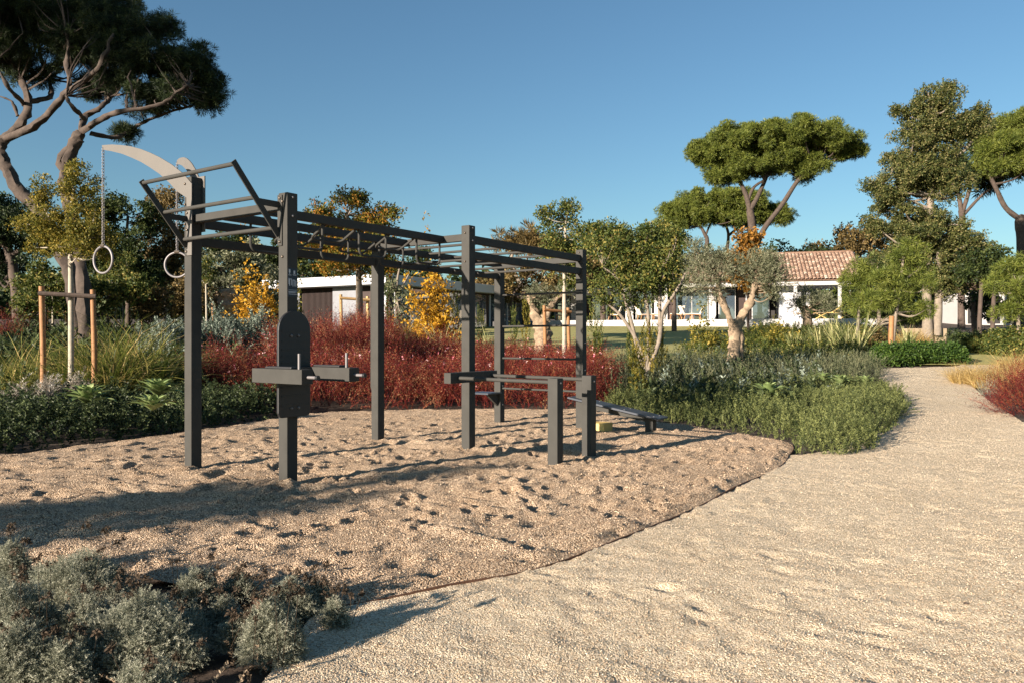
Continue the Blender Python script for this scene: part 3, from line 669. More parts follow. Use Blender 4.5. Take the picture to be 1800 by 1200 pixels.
# staked sapling on the left
def stake_frame(px, py0, py1, Y, wpx, label, r=.04, mat='pole', cross=True, names='stake', lean=0, Y2=None):
    k = Y / F; b = atg(px, Y); root = tag(empty('stake_frame', b), label, 'tree stake')
    zt = EYE - (py0 - HZ) * k; Y2 = Y2 or Y + .5
    x0 = b[0] - wpx * k / 2; x1 = b[0] + wpx * k / 2
    for x, yy, dz in ((x0, Y, .04), (x1, Y2, 0)):
        adopt(MB().tube([(x, yy, tz(x, yy) - .2), (x + .01, yy, zt * .5), (x - .02 + lean, yy, zt + dz)], [r, r * 1.02, r * .95], 10).build('stake', M[mat], None, 0, True), root)
    if cross: adopt(MB().tube([(x0 - .04, Y - r * 1.2, zt - .08), (x1 + .06, Y2 - r * 1.2, zt - .12)], [r * .85, r * .85], 8).build('cross_rail', M['bark_dark'] if r == .045 and mat == 'pole' and px < 200 else M[mat], None, 0, True), root)
    return root
ptree('young_tree', 'young staked tree with yellow-green crown and straight grey trunk at left', 'young tree', 13.2, 125, [([(125, 560), (124, 470), (122, 400), (130, 330)], 5.5, 2), ([(124, 440), (90, 390), (70, 350)], 2, .8), ([(123, 430), (160, 400), (170, 350, .3)], 2, .8)],
  [(115, 400, 70, 62), (135, 335, 40, 45), (80, 345, 22, 28), (150, 430, 55, 35), (70, 410, 35, 35), (130, 300, 14, 20)], 'bark_sapling', 'f_yg', 'leaf', dens=3.4, cr=.17, nt=22, ts=.62, flat=.9, shell=.2, nbr=50, br=.01, seed=23)
stake_frame(113, 508, 670, 13.0, 76, 'tall orange timber stakes with a dark cross rail round the grey sapling trunk at left', .045, Y2=13.25)
def leafy(name, label, Y, base, trunk, blobs, bark, leaf, seed, tpl='leaffar', cat='tree', cr=None, nt=44, ts=.62, dens=3.0, **kw):
    return ptree(name, label, cat, Y, base, trunk, blobs, bark, leaf, tpl, cr=cr or Y * .018, nt=nt, ts=ts * Y / 34, dens=dens, flat=kw.pop('flat', .95), shell=kw.pop('shell', .3), nbr=kw.pop('nbr', 24), br=Y * .0012, seed=seed, **kw)
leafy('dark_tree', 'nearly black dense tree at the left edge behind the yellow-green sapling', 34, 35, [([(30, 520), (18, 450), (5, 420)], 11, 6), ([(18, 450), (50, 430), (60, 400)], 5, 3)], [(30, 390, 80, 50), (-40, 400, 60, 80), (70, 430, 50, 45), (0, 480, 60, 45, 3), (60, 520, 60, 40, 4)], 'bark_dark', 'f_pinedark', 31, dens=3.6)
leafy('broadleaf_tree', 'dark green tree between the two hanging rings, its top just above the belt of trees', 31, 225, [([(225, 500), (222, 430), (225, 380)], 5, 2)], [(225, 385, 48, 50), (205, 440, 55, 60), (170, 470, 45, 55), (185, 390, 35, 40), (250, 470, 30, 60)], 'bark_dark', 'f_dark', 32, dens=3.6)
leafy('broadleaf_tree', 'loose brownish green tree behind the ring hanging beside the tallest post', 33, 290, [([(290, 520), (288, 430), (292, 370)], 4, 2)], [(290, 370, 32, 42), (275, 430, 50, 55), (310, 450, 40, 60), (290, 510, 55, 50)], 'bark_grey', 'f_brown', 33)
leafy('broadleaf_tree', 'small mid green tree low behind the orange timber stakes', 27, 80, [([(80, 560), (82, 510)], 3, 2)], [(75, 500, 35, 42), (50, 530, 30, 30), (110, 520, 30, 35)], 'bark_dark', 'f_mid', 34)
leafy('broadleaf_tree', 'green tree directly under the left hanging ring', 29, 190, [([(190, 560), (190, 520)], 3, 2)], [(190, 520, 40, 35), (235, 530, 35, 38), (150, 525, 30, 40), (255, 500, 30, 30, 2)], 'bark_dark', 'f_mid', 35)
leafy('olive_tree', 'large rounded dark olive tree between the first and second rig posts', 38, 400, [([(400, 560), (405, 500)], 8, 5)], [(400, 480, 50, 45), (450, 500, 45, 40), (370, 500, 30, 45), (435, 455, 40, 25)], 'bark_dark', 'f_olive', 36, dens=3.4)
leafy('broadleaf_tree', 'yellowish brown bushy tree left of the tallest post at ground level', 30, 320, [([(320, 560), (320, 530)], 3, 2)], [(305, 540, 40, 30), (335, 510, 30, 50), (260, 545, 30, 28)], 'bark_grey', 'f_brown', 37)
leafy('broadleaf_tree', 'dark tree rising behind the white flat roof left of the orange-tipped tree', 64, 500, [([(500, 540), (500, 480)], 5, 3)], [(470, 455, 60, 35), (540, 455, 60, 35), (400, 440, 60, 40), (600, 470, 60, 30)], 'bark_dark', 'f_dark', 38, dens=3.6)
leafy('maple_tree', 'tree with orange and green autumn leaves above the overhead beams', 25, 632, [([(632, 540), (630, 480), (625, 430), (610, 380)], 7.5, 3), ([(630, 470), (665, 420), (670, 380)], 4, 2), ([(628, 450), (580, 410), (560, 390)], 4, 2)],
  [(600, 400, 65, 45), (612, 355, 36, 30), (665, 405, 33, 40), (625, 445, 80, 32), (560, 415, 28, 38), (600, 466, 50, 16), (655, 466, 40, 16), (685, 385, 14, 14)], 'bark_grey', 'f_maple', 39, tpl='leaf', ts=1.7, cr=.4, nt=34, dens=3.6, nbr=50)
leafy('bare_tree', 'grey-brown thinly leaved tree right of the middle left rig post', 33, 700, [([(700, 560), (698, 500), (705, 460)], 3.5, 1.5), ([(699, 520), (720, 480)], 2, 1), ([(700, 530), (685, 480)], 2, 1)], [(700, 500, 28, 40), (715, 545, 22, 35), (690, 560, 20, 30)], 'bark_grey', 'f_lav', 40, nt=14)
leafy('conifer', 'dark pointed evergreen far behind the overhead beams, beside the dip station post', 66, 745, [([(745, 540), (742, 440)], 4, 1)], [(742, 455, 9, 20), (742, 480, 22, 30), (700, 480, 45, 25, 3), (770, 500, 30, 22, 4)], 'bark_dark', 'f_dark', 41)
ptree('umbrella_pine', 'small round-headed pine behind the ladder bars with forked bare stems', 'pine tree', 60, 925, [([(925, 540), (925, 515)], 6, 5), ([(925, 515), (905, 480), (900, 450), (915, 430)], 4, 2), ([(926, 515), (955, 480), (960, 450), (950, 430)], 4, 2), ([(925, 515), (925, 470), (930, 440)], 3, 1.5)],
  [(925, 425, 38, 20), (890, 435, 30, 13), (955, 435, 40, 22)], 'bark_grey', 'f_brown', 'needlefar', dens=3.2, cr=.9, nt=24, ts=.65, nbr=30, br=.05, seed=42)
leafy('broadleaf_tree', 'tawny brown tree behind the upper bars of the wall ladder', 56, 900, [([(900, 540), (900, 520)], 4, 3)], [(900, 500, 45, 28), (960, 490, 45, 28), (1000, 480, 40, 30), (860, 505, 30, 14)], 'bark_dark', 'f_brown', 43)
leafy('broadleaf_tree', 'wide dark green tree behind the top of the farthest right rig post', 58, 1060, [([(1060, 540), (1060, 480)], 6, 4)], [(1060, 420, 50, 28), (1010, 440, 40, 35), (1110, 430, 45, 30), (1150, 440, 35, 30), (1060, 480, 80, 30)], 'bark_dark', 'f_mid', 44, dens=3.6)
leafy('young_tree', 'slim sapling whose leafy top stands above the ladder section of the rig', 21, 992, [([(992, 560), (992, 480), (994, 400), (1000, 365)], 4.5, 1.5)], [(990, 430, 38, 34), (985, 395, 28, 20), (1003, 372, 16, 16), (975, 455, 30, 22), (1010, 460, 28, 28), (965, 380, 12, 12), (995, 490, 18, 18)], 'bark_sapling', 'f_mid', 45, tpl='leaf', ts=1.9, cr=.28, nt=22, cat='young tree', nbr=30)
stake_frame(980, 540, 600, 21.2, 44, 'pair of yellow timber stakes with a cross rail between the ladder posts', .05, 'pole')
leafy('multi_stem_tree', 'spreading tree with several pale slanting stems right of the farthest rig post', 17, 1132, [([(1134, 670), (1134, 650)], 7, 7), ([(1134, 655), (1118, 600), (1103, 540), (1085, 490), (1060, 470)], 4.2, 1.6), ([(1135, 655), (1140, 600), (1138, 540), (1125, 480), (1120, 440)], 4.2, 1.6), ([(1136, 655), (1158, 600), (1165, 550), (1190, 510), (1205, 480)], 5, 1.8), ([(1160, 580), (1160, 520), (1165, 470)], 4, 2), ([(1134, 660), (1125, 610), (1095, 560), (1075, 540)], 4.5, 2)],
  [(1075, 440, 42, 38), (1120, 425, 48, 32), (1165, 450, 42, 35), (1100, 490, 55, 32), (1070, 510, 35, 28), (1160, 495, 45, 32), (1180, 420, 24, 24), (1130, 520, 40, 20)], 'bark_grey', 'f_mid', 46, tpl='leaf', ts=1.9, cr=.3, nt=26, nbr=70, dens=3.4)
leafy('broadleaf_tree', 'tall dense green tree under the left end of the lower umbrella pine crown', 48, 1185, [([(1185, 540), (1185, 450)], 5, 3)], [(1185, 400, 22, 30), (1190, 450, 28, 40), (1170, 480, 30, 40)], 'bark_dark', 'f_mid', 47)
# umbrella pines behind the tiled house
ptree('umbrella_pine', 'tallest umbrella pine behind the tiled house with wide sunlit flat crown and long bare limbs', 'pine tree', 75, 1322,
  [([(1322, 520), (1322, 440), (1322, 400), (1318, 370)], 8, 6.5), ([(1318, 370), (1310, 340), (1295, 310)], 5, 3), ([(1318, 370), (1330, 350), (1348, 310, 1)], 5, 3), ([(1316, 350), (1325, 330), (1342, 318)], 3, 2), ([(1330, 430), (1345, 400), (1375, 360), (1405, 315), (1440, 285)], 5, 3.2)],
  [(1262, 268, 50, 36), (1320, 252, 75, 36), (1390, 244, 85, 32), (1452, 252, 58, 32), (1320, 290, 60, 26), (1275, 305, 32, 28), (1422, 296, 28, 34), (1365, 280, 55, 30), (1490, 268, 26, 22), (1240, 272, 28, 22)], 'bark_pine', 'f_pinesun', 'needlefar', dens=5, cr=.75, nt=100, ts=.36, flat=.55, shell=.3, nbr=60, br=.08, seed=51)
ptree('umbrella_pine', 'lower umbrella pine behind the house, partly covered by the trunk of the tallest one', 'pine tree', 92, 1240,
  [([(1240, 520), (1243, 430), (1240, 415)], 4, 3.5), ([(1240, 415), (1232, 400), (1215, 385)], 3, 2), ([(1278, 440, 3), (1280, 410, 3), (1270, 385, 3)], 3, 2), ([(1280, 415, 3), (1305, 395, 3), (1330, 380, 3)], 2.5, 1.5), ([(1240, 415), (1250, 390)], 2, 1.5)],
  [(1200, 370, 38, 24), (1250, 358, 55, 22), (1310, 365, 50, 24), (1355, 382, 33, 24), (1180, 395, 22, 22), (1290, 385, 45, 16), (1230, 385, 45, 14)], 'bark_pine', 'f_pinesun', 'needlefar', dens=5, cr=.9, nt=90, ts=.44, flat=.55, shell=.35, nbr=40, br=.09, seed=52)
leafy('rust_tree', 'small tree with rusty orange leaves behind the olive tree, in front of the roof', 44, 1315, [([(1315, 560), (1315, 480)], 3, 2)], [(1312, 440, 22, 28), (1300, 478, 24, 26), (1330, 470, 24, 22), (1318, 500, 18, 16)], 'bark_dark', 'f_rust', 53, tpl='leaf', ts=2.6, cr=.5, nt=30)
# olives
ptree('olive_tree', 'old olive tree with thick pale forked trunk and grey-green crown before the tiled house', 'olive tree', 21.5, 1290,
  [([(1290, 645), (1292, 610), (1291, 580), (1288, 562)], 12, 10), ([(1289, 582), (1277, 545), (1266, 520), (1258, 480)], 7.5, 3.5), ([(1295, 585), (1303, 558), (1319, 532), (1326, 508), (1330, 470)], 8, 4), ([(1300, 655), (1302, 620), (1302, 590), (1298, 572)], 7, 5), ([(1283, 655), (1285, 625), (1290, 600)], 6, 4)],
  [(1240, 475, 36, 36), (1225, 450, 24, 20), (1262, 455, 30, 26), (1345, 480, 38, 32), (1365, 500, 26, 24), (1320, 470, 32, 26), (1235, 510, 34, 24), (1355, 465, 28, 18), (1300, 482, 22, 16), (1350, 515, 22, 10)], 'bark_olive', 'f_olive', 'oliveleaf', dens=2.9, cr=.22, nt=27, ts=.85, flat=1, shell=.2, nbr=90, br=.014, seed=61, seg=20, gnarl=.12)
ptree('olive_tree', 'shaded olive tree with short leaning trunk in front of the veranda', 'olive tree', 47, 1420, [([(1420, 575), (1418, 555), (1412, 540)], 9, 7), ([(1412, 545), (1400, 530)], 5, 3), ([(1415, 550), (1430, 535)], 5, 2)],
  [(1402, 535, 20, 18), (1420, 520, 16, 14), (1440, 530, 20, 14), (1455, 545, 16, 10)], 'bark_olive', 'f_olive', 'oliveleaf', dens=3, cr=.4, nt=30, ts=1.5, flat=1, shell=.2, nbr=20, br=.03, seed=62)
ptree('olive_tree', 'pruned old olive with thick pale trunk and small dark head, behind the ladder bars', 'olive tree', 24, 952, [([(955, 600), (952, 575), (948, 560)], 16, 12), ([(945, 565), (935, 540), (928, 520)], 8, 4), ([(955, 565), (968, 540), (985, 520)], 8, 4)],
  [(945, 522, 26, 14), (985, 515, 16, 8), (955, 535, 14, 8)], 'bark_olive', 'f_olive', 'oliveleaf', dens=3, cr=.22, nt=28, ts=.9, flat=1, shell=.2, nbr=20, br=.02, seed=63, seg=16, gnarl=.15)
ptree('olive_tree', 'gnarled pale olive stump with sprouting leaves left of the yellow shrub', 'olive tree', 31, 400, [([(400, 560), (396, 530), (390, 512)], 20, 16), ([(404, 550), (412, 525), (408, 508)], 9, 6)],
  [(395, 500, 20, 12), (405, 560, 18, 12)], 'bark_olive', 'f_olive', 'oliveleaf', dens=2, cr=.3, nt=20, ts=1, nbr=5, br=.02, seed=64, seg=16, gnarl=.25)
# right side trees
leafy('tall_tree', 'tallest tree at right, an untidy olive green broadleaf with two straight trunks', 38, 1632, [([(1630, 560), (1630, 440), (1640, 300), (1645, 200)], 10, 3), ([(1647, 590), (1650, 520), (1652, 400)], 8, 4), ([(1640, 330), (1600, 300), (1570, 290)], 4, 2), ([(1645, 300), (1700, 260), (1720, 220)], 4, 2)],
  [(1650, 190, 38, 42), (1612, 240, 42, 38), (1690, 230, 48, 36), (1590, 315, 55, 48), (1650, 310, 55, 55), (1560, 350, 28, 30), (1620, 400, 70, 48), (1590, 450, 40, 30), (1680, 430, 60, 50), (1660, 490, 55, 35), (1540, 405, 20, 14), (1600, 200, 18, 16), (1725, 205, 18, 16), (1668, 155, 12, 14), (1535, 330, 12, 10), (1528, 395, 10, 8), (1580, 195, 10, 8), (1720, 440, 20, 14)], 'bark_grey', 'f_tall', 71, tpl='leaffar', dens=7, nt=46, ts=.42, cr=.48, nbr=200, spread=.7, shell=0)
ptree('umbrella_pine', 'umbrella pine cut by the right edge of the view', 'pine tree', 50, 1790, [([(1796, 444), (1792, 390), (1800, 385)], 8, 7), ([(1796, 388), (1768, 366), (1750, 330), (1735, 300)], 5, 3), ([(1800, 388), (1850, 340), (1880, 300)], 6, 3)],
  [(1760, 260, 50, 38), (1810, 230, 60, 40), (1740, 290, 34, 26), (1800, 290, 60, 26), (1870, 260, 70, 50), (1730, 240, 20, 18)], 'bark_pine', 'f_pinesun', 'needlefar', dens=5, cr=.6, nt=85, ts=.28, flat=.55, shell=.35, nbr=50, br=.06, seed=72)
ptree('pine_tree', 'dark limbed pine standing inside and right of the tallest tree', 'pine tree', 52, 1690, [([(1690, 480), (1692, 400), (1690, 370)], 6, 5), ([(1690, 372), (1680, 330), (1650, 310)], 4, 2), ([(1692, 372), (1705, 330), (1710, 290)], 4, 2), ([(1694, 378), (1730, 340), (1760, 325)], 3, 1.5)],
  [(1700, 300, 50, 26), (1740, 320, 35, 14), (1670, 300, 40, 30)], 'bark_dark', 'f_pinedark', 'needlefar', dens=2.6, cr=.9, nt=34, ts=.6, nbr=50, br=.06, seed=73)
def pinesap(label, Y, base, trunk, blobs, seed, leaf='f_pinesun'):
    return ptree('young_pine', label, 'young pine', Y, base, trunk, blobs, 'bark_grey', leaf, 'needle', dens=3.0, cr=Y * .016, nt=22, ts=Y * .0085, flat=1, shell=.15, nbr=40, br=Y * .0009, seed=seed)
pinesap('young soft-needled pine tied to a short stake beyond the path bend', 26, 1565, [([(1570, 590), (1575, 550), (1582, 510), (1588, 450)], 4.5, 2), ([(1580, 520), (1550, 480)], 2, 1), ([(1580, 500), (1620, 470)], 2, 1)], [(1585, 455, 40, 28), (1550, 490, 36, 26), (1620, 490, 34, 28), (1575, 520, 50, 22), (1540, 530, 25, 22), (1610, 540, 26, 22)], 81)
pinesap('young pine with dark leaning stem in front of the right end of the veranda', 38, 1510, [([(1508, 580), (1510, 540), (1516, 490)], 3.6, 1.5), ([(1510, 545), (1495, 520)], 1.5, 1)], [(1515, 480, 26, 22), (1500, 500, 24, 18), (1530, 510, 24, 24), (1505, 535, 18, 14)], 82)
pinesap('young pine at the right edge above the clipped bushes', 28, 1790, [([(1790, 560), (1788, 500)], 4, 2)], [(1790, 480, 34, 36), (1770, 520, 28, 26), (1810, 530, 34, 40), (1775, 550, 20, 14)], 83)
leafy('broadleaf_tree', 'very dark tree between the two-trunked tree and the right edge', 44, 1715, [([(1712, 560), (1712, 520)], 5, 4)], [(1715, 510, 34, 28), (1755, 500, 30, 34), (1690, 490, 24, 22), (1740, 545, 40, 20)], 'bark_dark', 'f_dark', 84)
for i, (px, lb) in enumerate(((1722, 'left one of two slim dark trunks standing before the small white house at right'), (1745, 'right one of two slim dark trunks standing before the small white house at right'))):
    leafy('slim_tree', lb, 36, px, [([(px, 560), (px + 3, 500), (px, 470)], 4, 3)], [(px, 460, 22, 24), (px - 8, 480, 16, 12)], 'bark_dark', 'f_dark', 85 + i)
leafy('broadleaf_tree', 'big tawny green tree on the rise just right of the tiled roof', 82, 1510, [([(1510, 520), (1510, 470)], 5, 4)], [(1500, 430, 45, 26), (1450, 445, 40, 16), (1550, 420, 50, 28), (1530, 470, 50, 30), (1600, 450, 50, 40)], 'bark_dark', 'f_brown', 88, dens=3.6)
leafy('broadleaf_tree', 'low dark tree showing as a strip above the ridge of the tiled roof', 80, 1420, [([(1420, 520), (1420, 480)], 4, 3)], [(1400, 456, 40, 10), (1445, 454, 38, 9), (1350, 445, 30, 18), (1130, 470, 60, 30), (1230, 470, 60, 18)], 'bark_dark', 'f_pinedark', 89)
pinesap('mid green pine filling the gap between the tiled roof end and the tall tree', 44, 1545, [([(1545, 580), (1545, 520)], 4, 3)], [(1545, 480, 30, 34), (1570, 540, 30, 24), (1530, 545, 30, 20), (1610, 560, 24, 14)], 90, 'f_pine')
# far wood closing the horizon
rng = np.random.default_rng(91); n = 5200
a = R(-60) + R(120) * rng.random(n); d = 105 + 60 * rng.random(n); hh = 4 + 5 * vnoise(a * 60, d * .02, 1.0, 92)
P = np.stack([np.sin(a) * d, np.cos(a) * d, terr(0, 80) + hh * rng.random(n)], 1)
V, Fc, va = scatter(T['leaffar'], P, 5.5 + 2 * rng.random(n), np.array([0, 0, 1.]), rng, .5)
tag(link('far_wood', npmesh('far_wood', V, Fc, va), M['f_dark']), 'far belt of dark trees closing the view beyond the garden', 'wood', kind='stuff')
# trees outside the view, behind and left of the camera: they cast the long shadows
def shade_tree(x, y, h, r, lb, seed, leaf='f_pine', cr=.5, zs=.35, dens=2.0, lean=(0, 0), ts=.4):
    g = tz(x, y); b = (x, y, g); tp = (x + lean[0], y + lean[1], h - r * zs)
    return tree('shade_tree', lb, 'tree', b, [([(x, y, g - .2), (x + lean[0] * .3, y + lean[1] * .3, h * .45), tp], .16, .08)], [((tp[0], tp[1], h - r * zs), r, r, r * zs)], M['bark_pine'], M[leaf], 'needlefar', dens=dens, cr=cr, nt=24, ts=ts, nbr=20, br=.012 if ts < .3 else .03, seed=seed)

# ------------------------------------------------------------------ buildings
def frame_fn(ox, oy, ang):
    c, s_ = math.cos(ang), math.sin(ang)
    return lambda a, b, z: (ox + a * c - b * s_, oy + a * s_ + b * c, z)
# tiled veranda house: a runs left to right along the front, b goes back
HA = R(-15); HX, HY = at(1512, 0, 54)[:2]
H = frame_fn(HX, HY, HA)
def hp(mb, name, mat, parent, bevel=0): o = mb.build(name, M[mat], None, bevel); adopt(o, parent); return o
house = tag(empty('veranda_house', H(-8, 3, 2.7)), 'low white house with a clay tiled roof, glass doors and a long veranda', 'house')
FZ = 2.80; EZ = 5.55
hp(MB().box(-23, .9, -1.0, 9, 1.2, FZ, H), 'terrace', 'white', house)
hp(MB().box(-23, -.4, .0, 7, FZ + .003, FZ + .03, H), 'floor', 'grey', house)
hp(MB().box(-16.2, .2, -.3, .1, EZ - .35, EZ - .02, H), 'fascia', 'white', house, .01)
hp(MB().box(-23.5, -16.2, -.5, 7, EZ - .75, EZ - .33, H), 'flat_roof', 'white', house, .01)
hp(MB().box(-16.2, .2, .1, 7, EZ - .2, EZ - .1, H), 'ceiling', 'white', house)
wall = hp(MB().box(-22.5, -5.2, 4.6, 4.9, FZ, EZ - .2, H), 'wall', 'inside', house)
hp(MB().box(-5.3, -3.2, 1.0, 4.6, FZ + .03, EZ - .2, H), 'wall', 'grey', house)
hp(MB().box(-16.2, -5.3, 6.7, 6.9, FZ, EZ - .2, H), 'wall', 'white', house)
for a_ in (-22.4, -19.9, -16.3, -13.4, -10.2, -7.6, -4.3, -1.35): hp(MB().box(a_ - .11, a_ + .11, -.2, .02, FZ, EZ - (.76 if a_ < -16.5 else .36), H), 'column', 'white', house, .01)
for i, a_ in enumerate((-21.6, -18.6, -17.2, -15.2, -12.2, -11.0, -9.0, -6.6)):
    wn = hp(MB().box(a_ - .62, a_ + .62, 1.5, 1.55, FZ + .04, EZ - .45, H), 'window', 'white', house)
    hp(MB().box(a_ - .56, a_ + .56, 1.47, 1.497, FZ + .1, EZ - .5, H), 'pane', 'glass', wn)
for a0, a1 in ((-20.9, -20.1), (-16.5, -16.0), (-14.4, -13.6), (-10.3, -9.8)): hp(MB().box(a0, a1, 1.45, 1.6, FZ + .03, EZ - .25, H), 'wall', 'white', house)
for a0, a1 in ((-20.0, -19.3), (-13.5, -12.9), (-8.3, -7.3)): hp(MB().box(a0, a1, 1.9, 2.0, FZ + .03, EZ - .25, H), 'door', 'wood_dark', house)
hp(MB().box(-4.9, -4.0, -1.9, -1.003, 1.2, FZ - .02, H), 'steps', 'white', house)
# roof: rows of barrel tiles running down both slopes
def roof(a0, a1, b0, b1, z0, z1, rows, pitch=.26):
    ncol = int((a1 - a0) / pitch); rng = np.random.default_rng(8); V = []; Fs = []; va = []; k = 0
    for (bb0, bb1) in ((b0, (b0 + b1) / 2), (b1, (b0 + b1) / 2)):
        for r_ in range(rows):
            t0, t1 = r_ / rows, (r_ + 1.15) / rows
            for c_ in range(ncol):
                a = a0 + (c_ + .5) * pitch
                for (t, lift, w_) in ((t0, .055, .5), (t1, .02, .42)):
                    for q_ in range(6):
                        th = math.pi * q_ / 5; V.append(H(a + math.cos(th) * pitch * w_ * 1.05, bb0 + (bb1 - bb0) * t, z0 + (z1 - z0) * t + lift + math.sin(th) * .08))
                for q_ in range(5): Fs.append((k + q_, k + q_ + 1, k + 7 + q_, k + 6 + q_))
                va += [min(1, max(0, rng.normal(.5, .25)))] * 5; k += 12
    me = npmesh('roof', np.array(V), np.array(Fs), va, True); o = link('roof', me, M['tile']); adopt(o, house)
    o2 = MB().prism([(b0, z0 - .03), ((b0 + b1) / 2, z1 - .03), (b1, z0 - .03)], lambda b, z: H(a0, b, z), lambda b, z: H(a1, b, z)).build('roof_core', M['tile']); adopt(o2, house)
    rg2 = MB()
    for i in range(int((a1 - a0) / .4)): rg2.tube([H(a0 + i * .4, (b0 + b1) / 2, z1 + .05), H(a0 + i * .4 + .43, (b0 + b1) / 2, z1 + .07)], .1, 8)
    o3 = rg2.build('ridge_tiles', M['tile'], None, 0, True); adopt(o3, house)
roof(-16.4, .3, -.45, 9.2, EZ, 7.95, 17)
# flat roofed grey building
def fb(a, b, t): return (a[0] + (b[0] - a[0]) * t, a[1] + (b[1] - a[1]) * t)
KL, KC, KR = (-16.3, 50.0), (-7.4, 45.0), (2.5, 60.5)
flat = tag(empty('flat_roof_house', (KC[0], KC[1], 1.6)), 'modern flat-roofed house with dark timber walls and a pale roof slab', 'house')
KB = (KL[0] + KR[0] - KC[0] - 1, KL[1] + KR[1] - KC[1] + 2)
def quadprism(P, z0, z1): return MB().prism(P, lambda x, y: (x, y, z0), lambda x, y: (x, y, z1))
adopt(quadprism([KL, KC, KR, KB], 4.62, 5.2).build('roof_slab', M['grey'], None, .02), flat)
def inset(f):
    c = np.mean([KL, KC, KR, KB], 0); return [tuple(np.array(p) * (1 - f) + c * f) for p in (KL, KC, KR, KB)]
I = inset(.12)
adopt(quadprism(I, 1.2, 4.615).build('wall', M['wood_dark'], None), flat)
def face_panel(a, b, t0, t1, z0, z1, off, mat, name):
    p0, p1 = fb(a, b, t0), fb(a, b, t1); d = np.array(b) - np.array(a); nn = np.array([d[1], -d[0]]) / np.linalg.norm(d) * off
    P = [p0, p1, (p1[0] + nn[0], p1[1] + nn[1]), (p0[0] + nn[0], p0[1] + nn[1])]
    o = quadprism(P, z0, z1).build(name, M[mat], None); adopt(o, flat); return o
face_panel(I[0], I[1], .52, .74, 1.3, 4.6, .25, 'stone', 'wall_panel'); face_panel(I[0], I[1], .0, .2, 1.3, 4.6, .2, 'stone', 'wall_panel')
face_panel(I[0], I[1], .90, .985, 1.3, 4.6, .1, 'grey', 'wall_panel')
for i in range(26): face_panel(I[0], I[1], .22 + i * .0115, .2245 + i * .0115, 1.4, 4.6, .08, 'wood_dark', 'slat')
for t in (.1, .3, .36, .5, .66, .8):
    w_ = face_panel(I[1], I[2], t, t + .13 if t != .3 else t + .05, 1.9, 4.5, .04, 'glass', 'window'); o = face_panel(I[1], I[2], t - .004, t + .002, 1.9, 4.55, .1, 'grey', 'mullion'); 
face_panel(I[1], I[2], .0, 1, 1.0, 1.95, .3, 'grey', 'plinth')
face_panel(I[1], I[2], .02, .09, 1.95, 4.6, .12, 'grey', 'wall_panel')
# small white house half hidden at the right
h3 = tag(empty('small_white_house', atg(1745, 60)), 'small white house with tiled roof glimpsed between dark trunks at the right edge', 'house')
Q = frame_fn(*atg(1745, 60)[:2], R(-10)); 
adopt(MB().box(-2.2, 1.9, 0, 5, 1.5, 5.2, Q).build('wall', M['white'], None, .01), h3)
adopt(MB().prism([(-.5, 5.4), (2.5, 6.6), (5.5, 5.4)], lambda b, z: Q(-2.6, b, z - .2), lambda b, z: Q(2.3, b, z - .2)).build('roof', M['tile']), h3)
for a_ in (-1.8, -.4, 1.0):
    w_ = MB().box(a_, a_ + .9, -.06, -.003, 2.6, 4.7, Q).build('window', M['inside'], None); adopt(w_, h3)
tag(MB().box(*[atg(1595, 38)[0], atg(1665, 38)[0]], 38, 38.5, 1.0, 1.9).build('low_wall', M['sand'], None, .02), 'low sandy wall behind the two straight trunks at right', 'wall')
# veranda furniture
def chairproto():
    r = tag(empty('lounge_chair', (0, 0, 0)), 'x', 'chair', 'lounge chairs on the terrace')
    a = MB().bar((-.3, -.25, .33), (.45, -.25, .38), .05, .04).bar((-.3, .25, .33), (.45, .25, .38), .05, .04).bar((-.3, -.25, .0), (-.2, -.25, .34), .04, .04).bar((-.3, .25, .0), (-.2, .25, .34), .04, .04).bar((.42, -.25, .0), (.36, -.25, .38), .04, .04).bar((.42, .25, .0), (.36, .25, .38), .04, .04).build('frame', M['teak']); a.parent = r
    b = MB().bar((-.27, 0, .385), (.42, 0, .425), .52, .05).build('seat', M['cream']); b.parent = r
    c = MB().bar((-.26, 0, .40), (-.55, 0, 1.0), .5, .05).build('backrest', M['cream']); c.parent = r
    return r
cp = chairproto()
def copy_tree(o, parent=None):
    c = o.copy(); COL.objects.link(c); c.parent = parent
    for ch in list(o.children): copy_tree(ch, c)
    return c
CH = [(-21.2, -.45, 200, 'lounge chair nearest the left end of the terrace'), (-17.2, -.4, 160, 'lounge chair seen between the slanting pale stems'), (-15.1, -.5, 20, 'reclined lounge chair just right of the multi-stem tree'), (-14.0, -.45, 170, 'lounge chair beside the small teak table'),
      (-12.6, -.5, 185, 'cream lounge chair left of the olive trunk, first of three'), (-11.9, -.4, 10, 'cream lounge chair left of the olive trunk, middle of three'), (-11.2, -.5, 175, 'cream lounge chair closest to the olive trunk on its left'), (-3.9, .2, 180, 'pale chair in front of the grey veranda wall')]
for i, (a_, b_, rz, lb) in enumerate(CH):
    o = cp if i == 0 else copy_tree(cp)
    x, y, z = H(a_, b_, FZ + .03); o.location = (x, y, z); o.rotation_euler = (0, 0, R(rz)); o['label'] = lb
tb = tag(empty('side_table', H(-14.5, -.6, FZ + .03)), 'small teak side table between lounge chairs on the terrace', 'table')
adopt(MB().box(-14.8, -14.2, -.85, -.4, FZ + .38, FZ + .42, H).build('table_top', M['teak']), tb)
for a_, b_ in ((-14.75, -.8), (-14.25, -.8), (-14.75, -.45), (-14.25, -.45)): adopt(MB().bar(H(a_, b_, FZ), H(a_, b_, FZ + .38), .04, .04).build('leg', M['teak']), tb)
hm = tag(empty('slatted_lounger', H(-1.9, -.4, FZ + .03)), 'yellow timber lounger with crossed legs on the veranda near its right end', 'lounger')
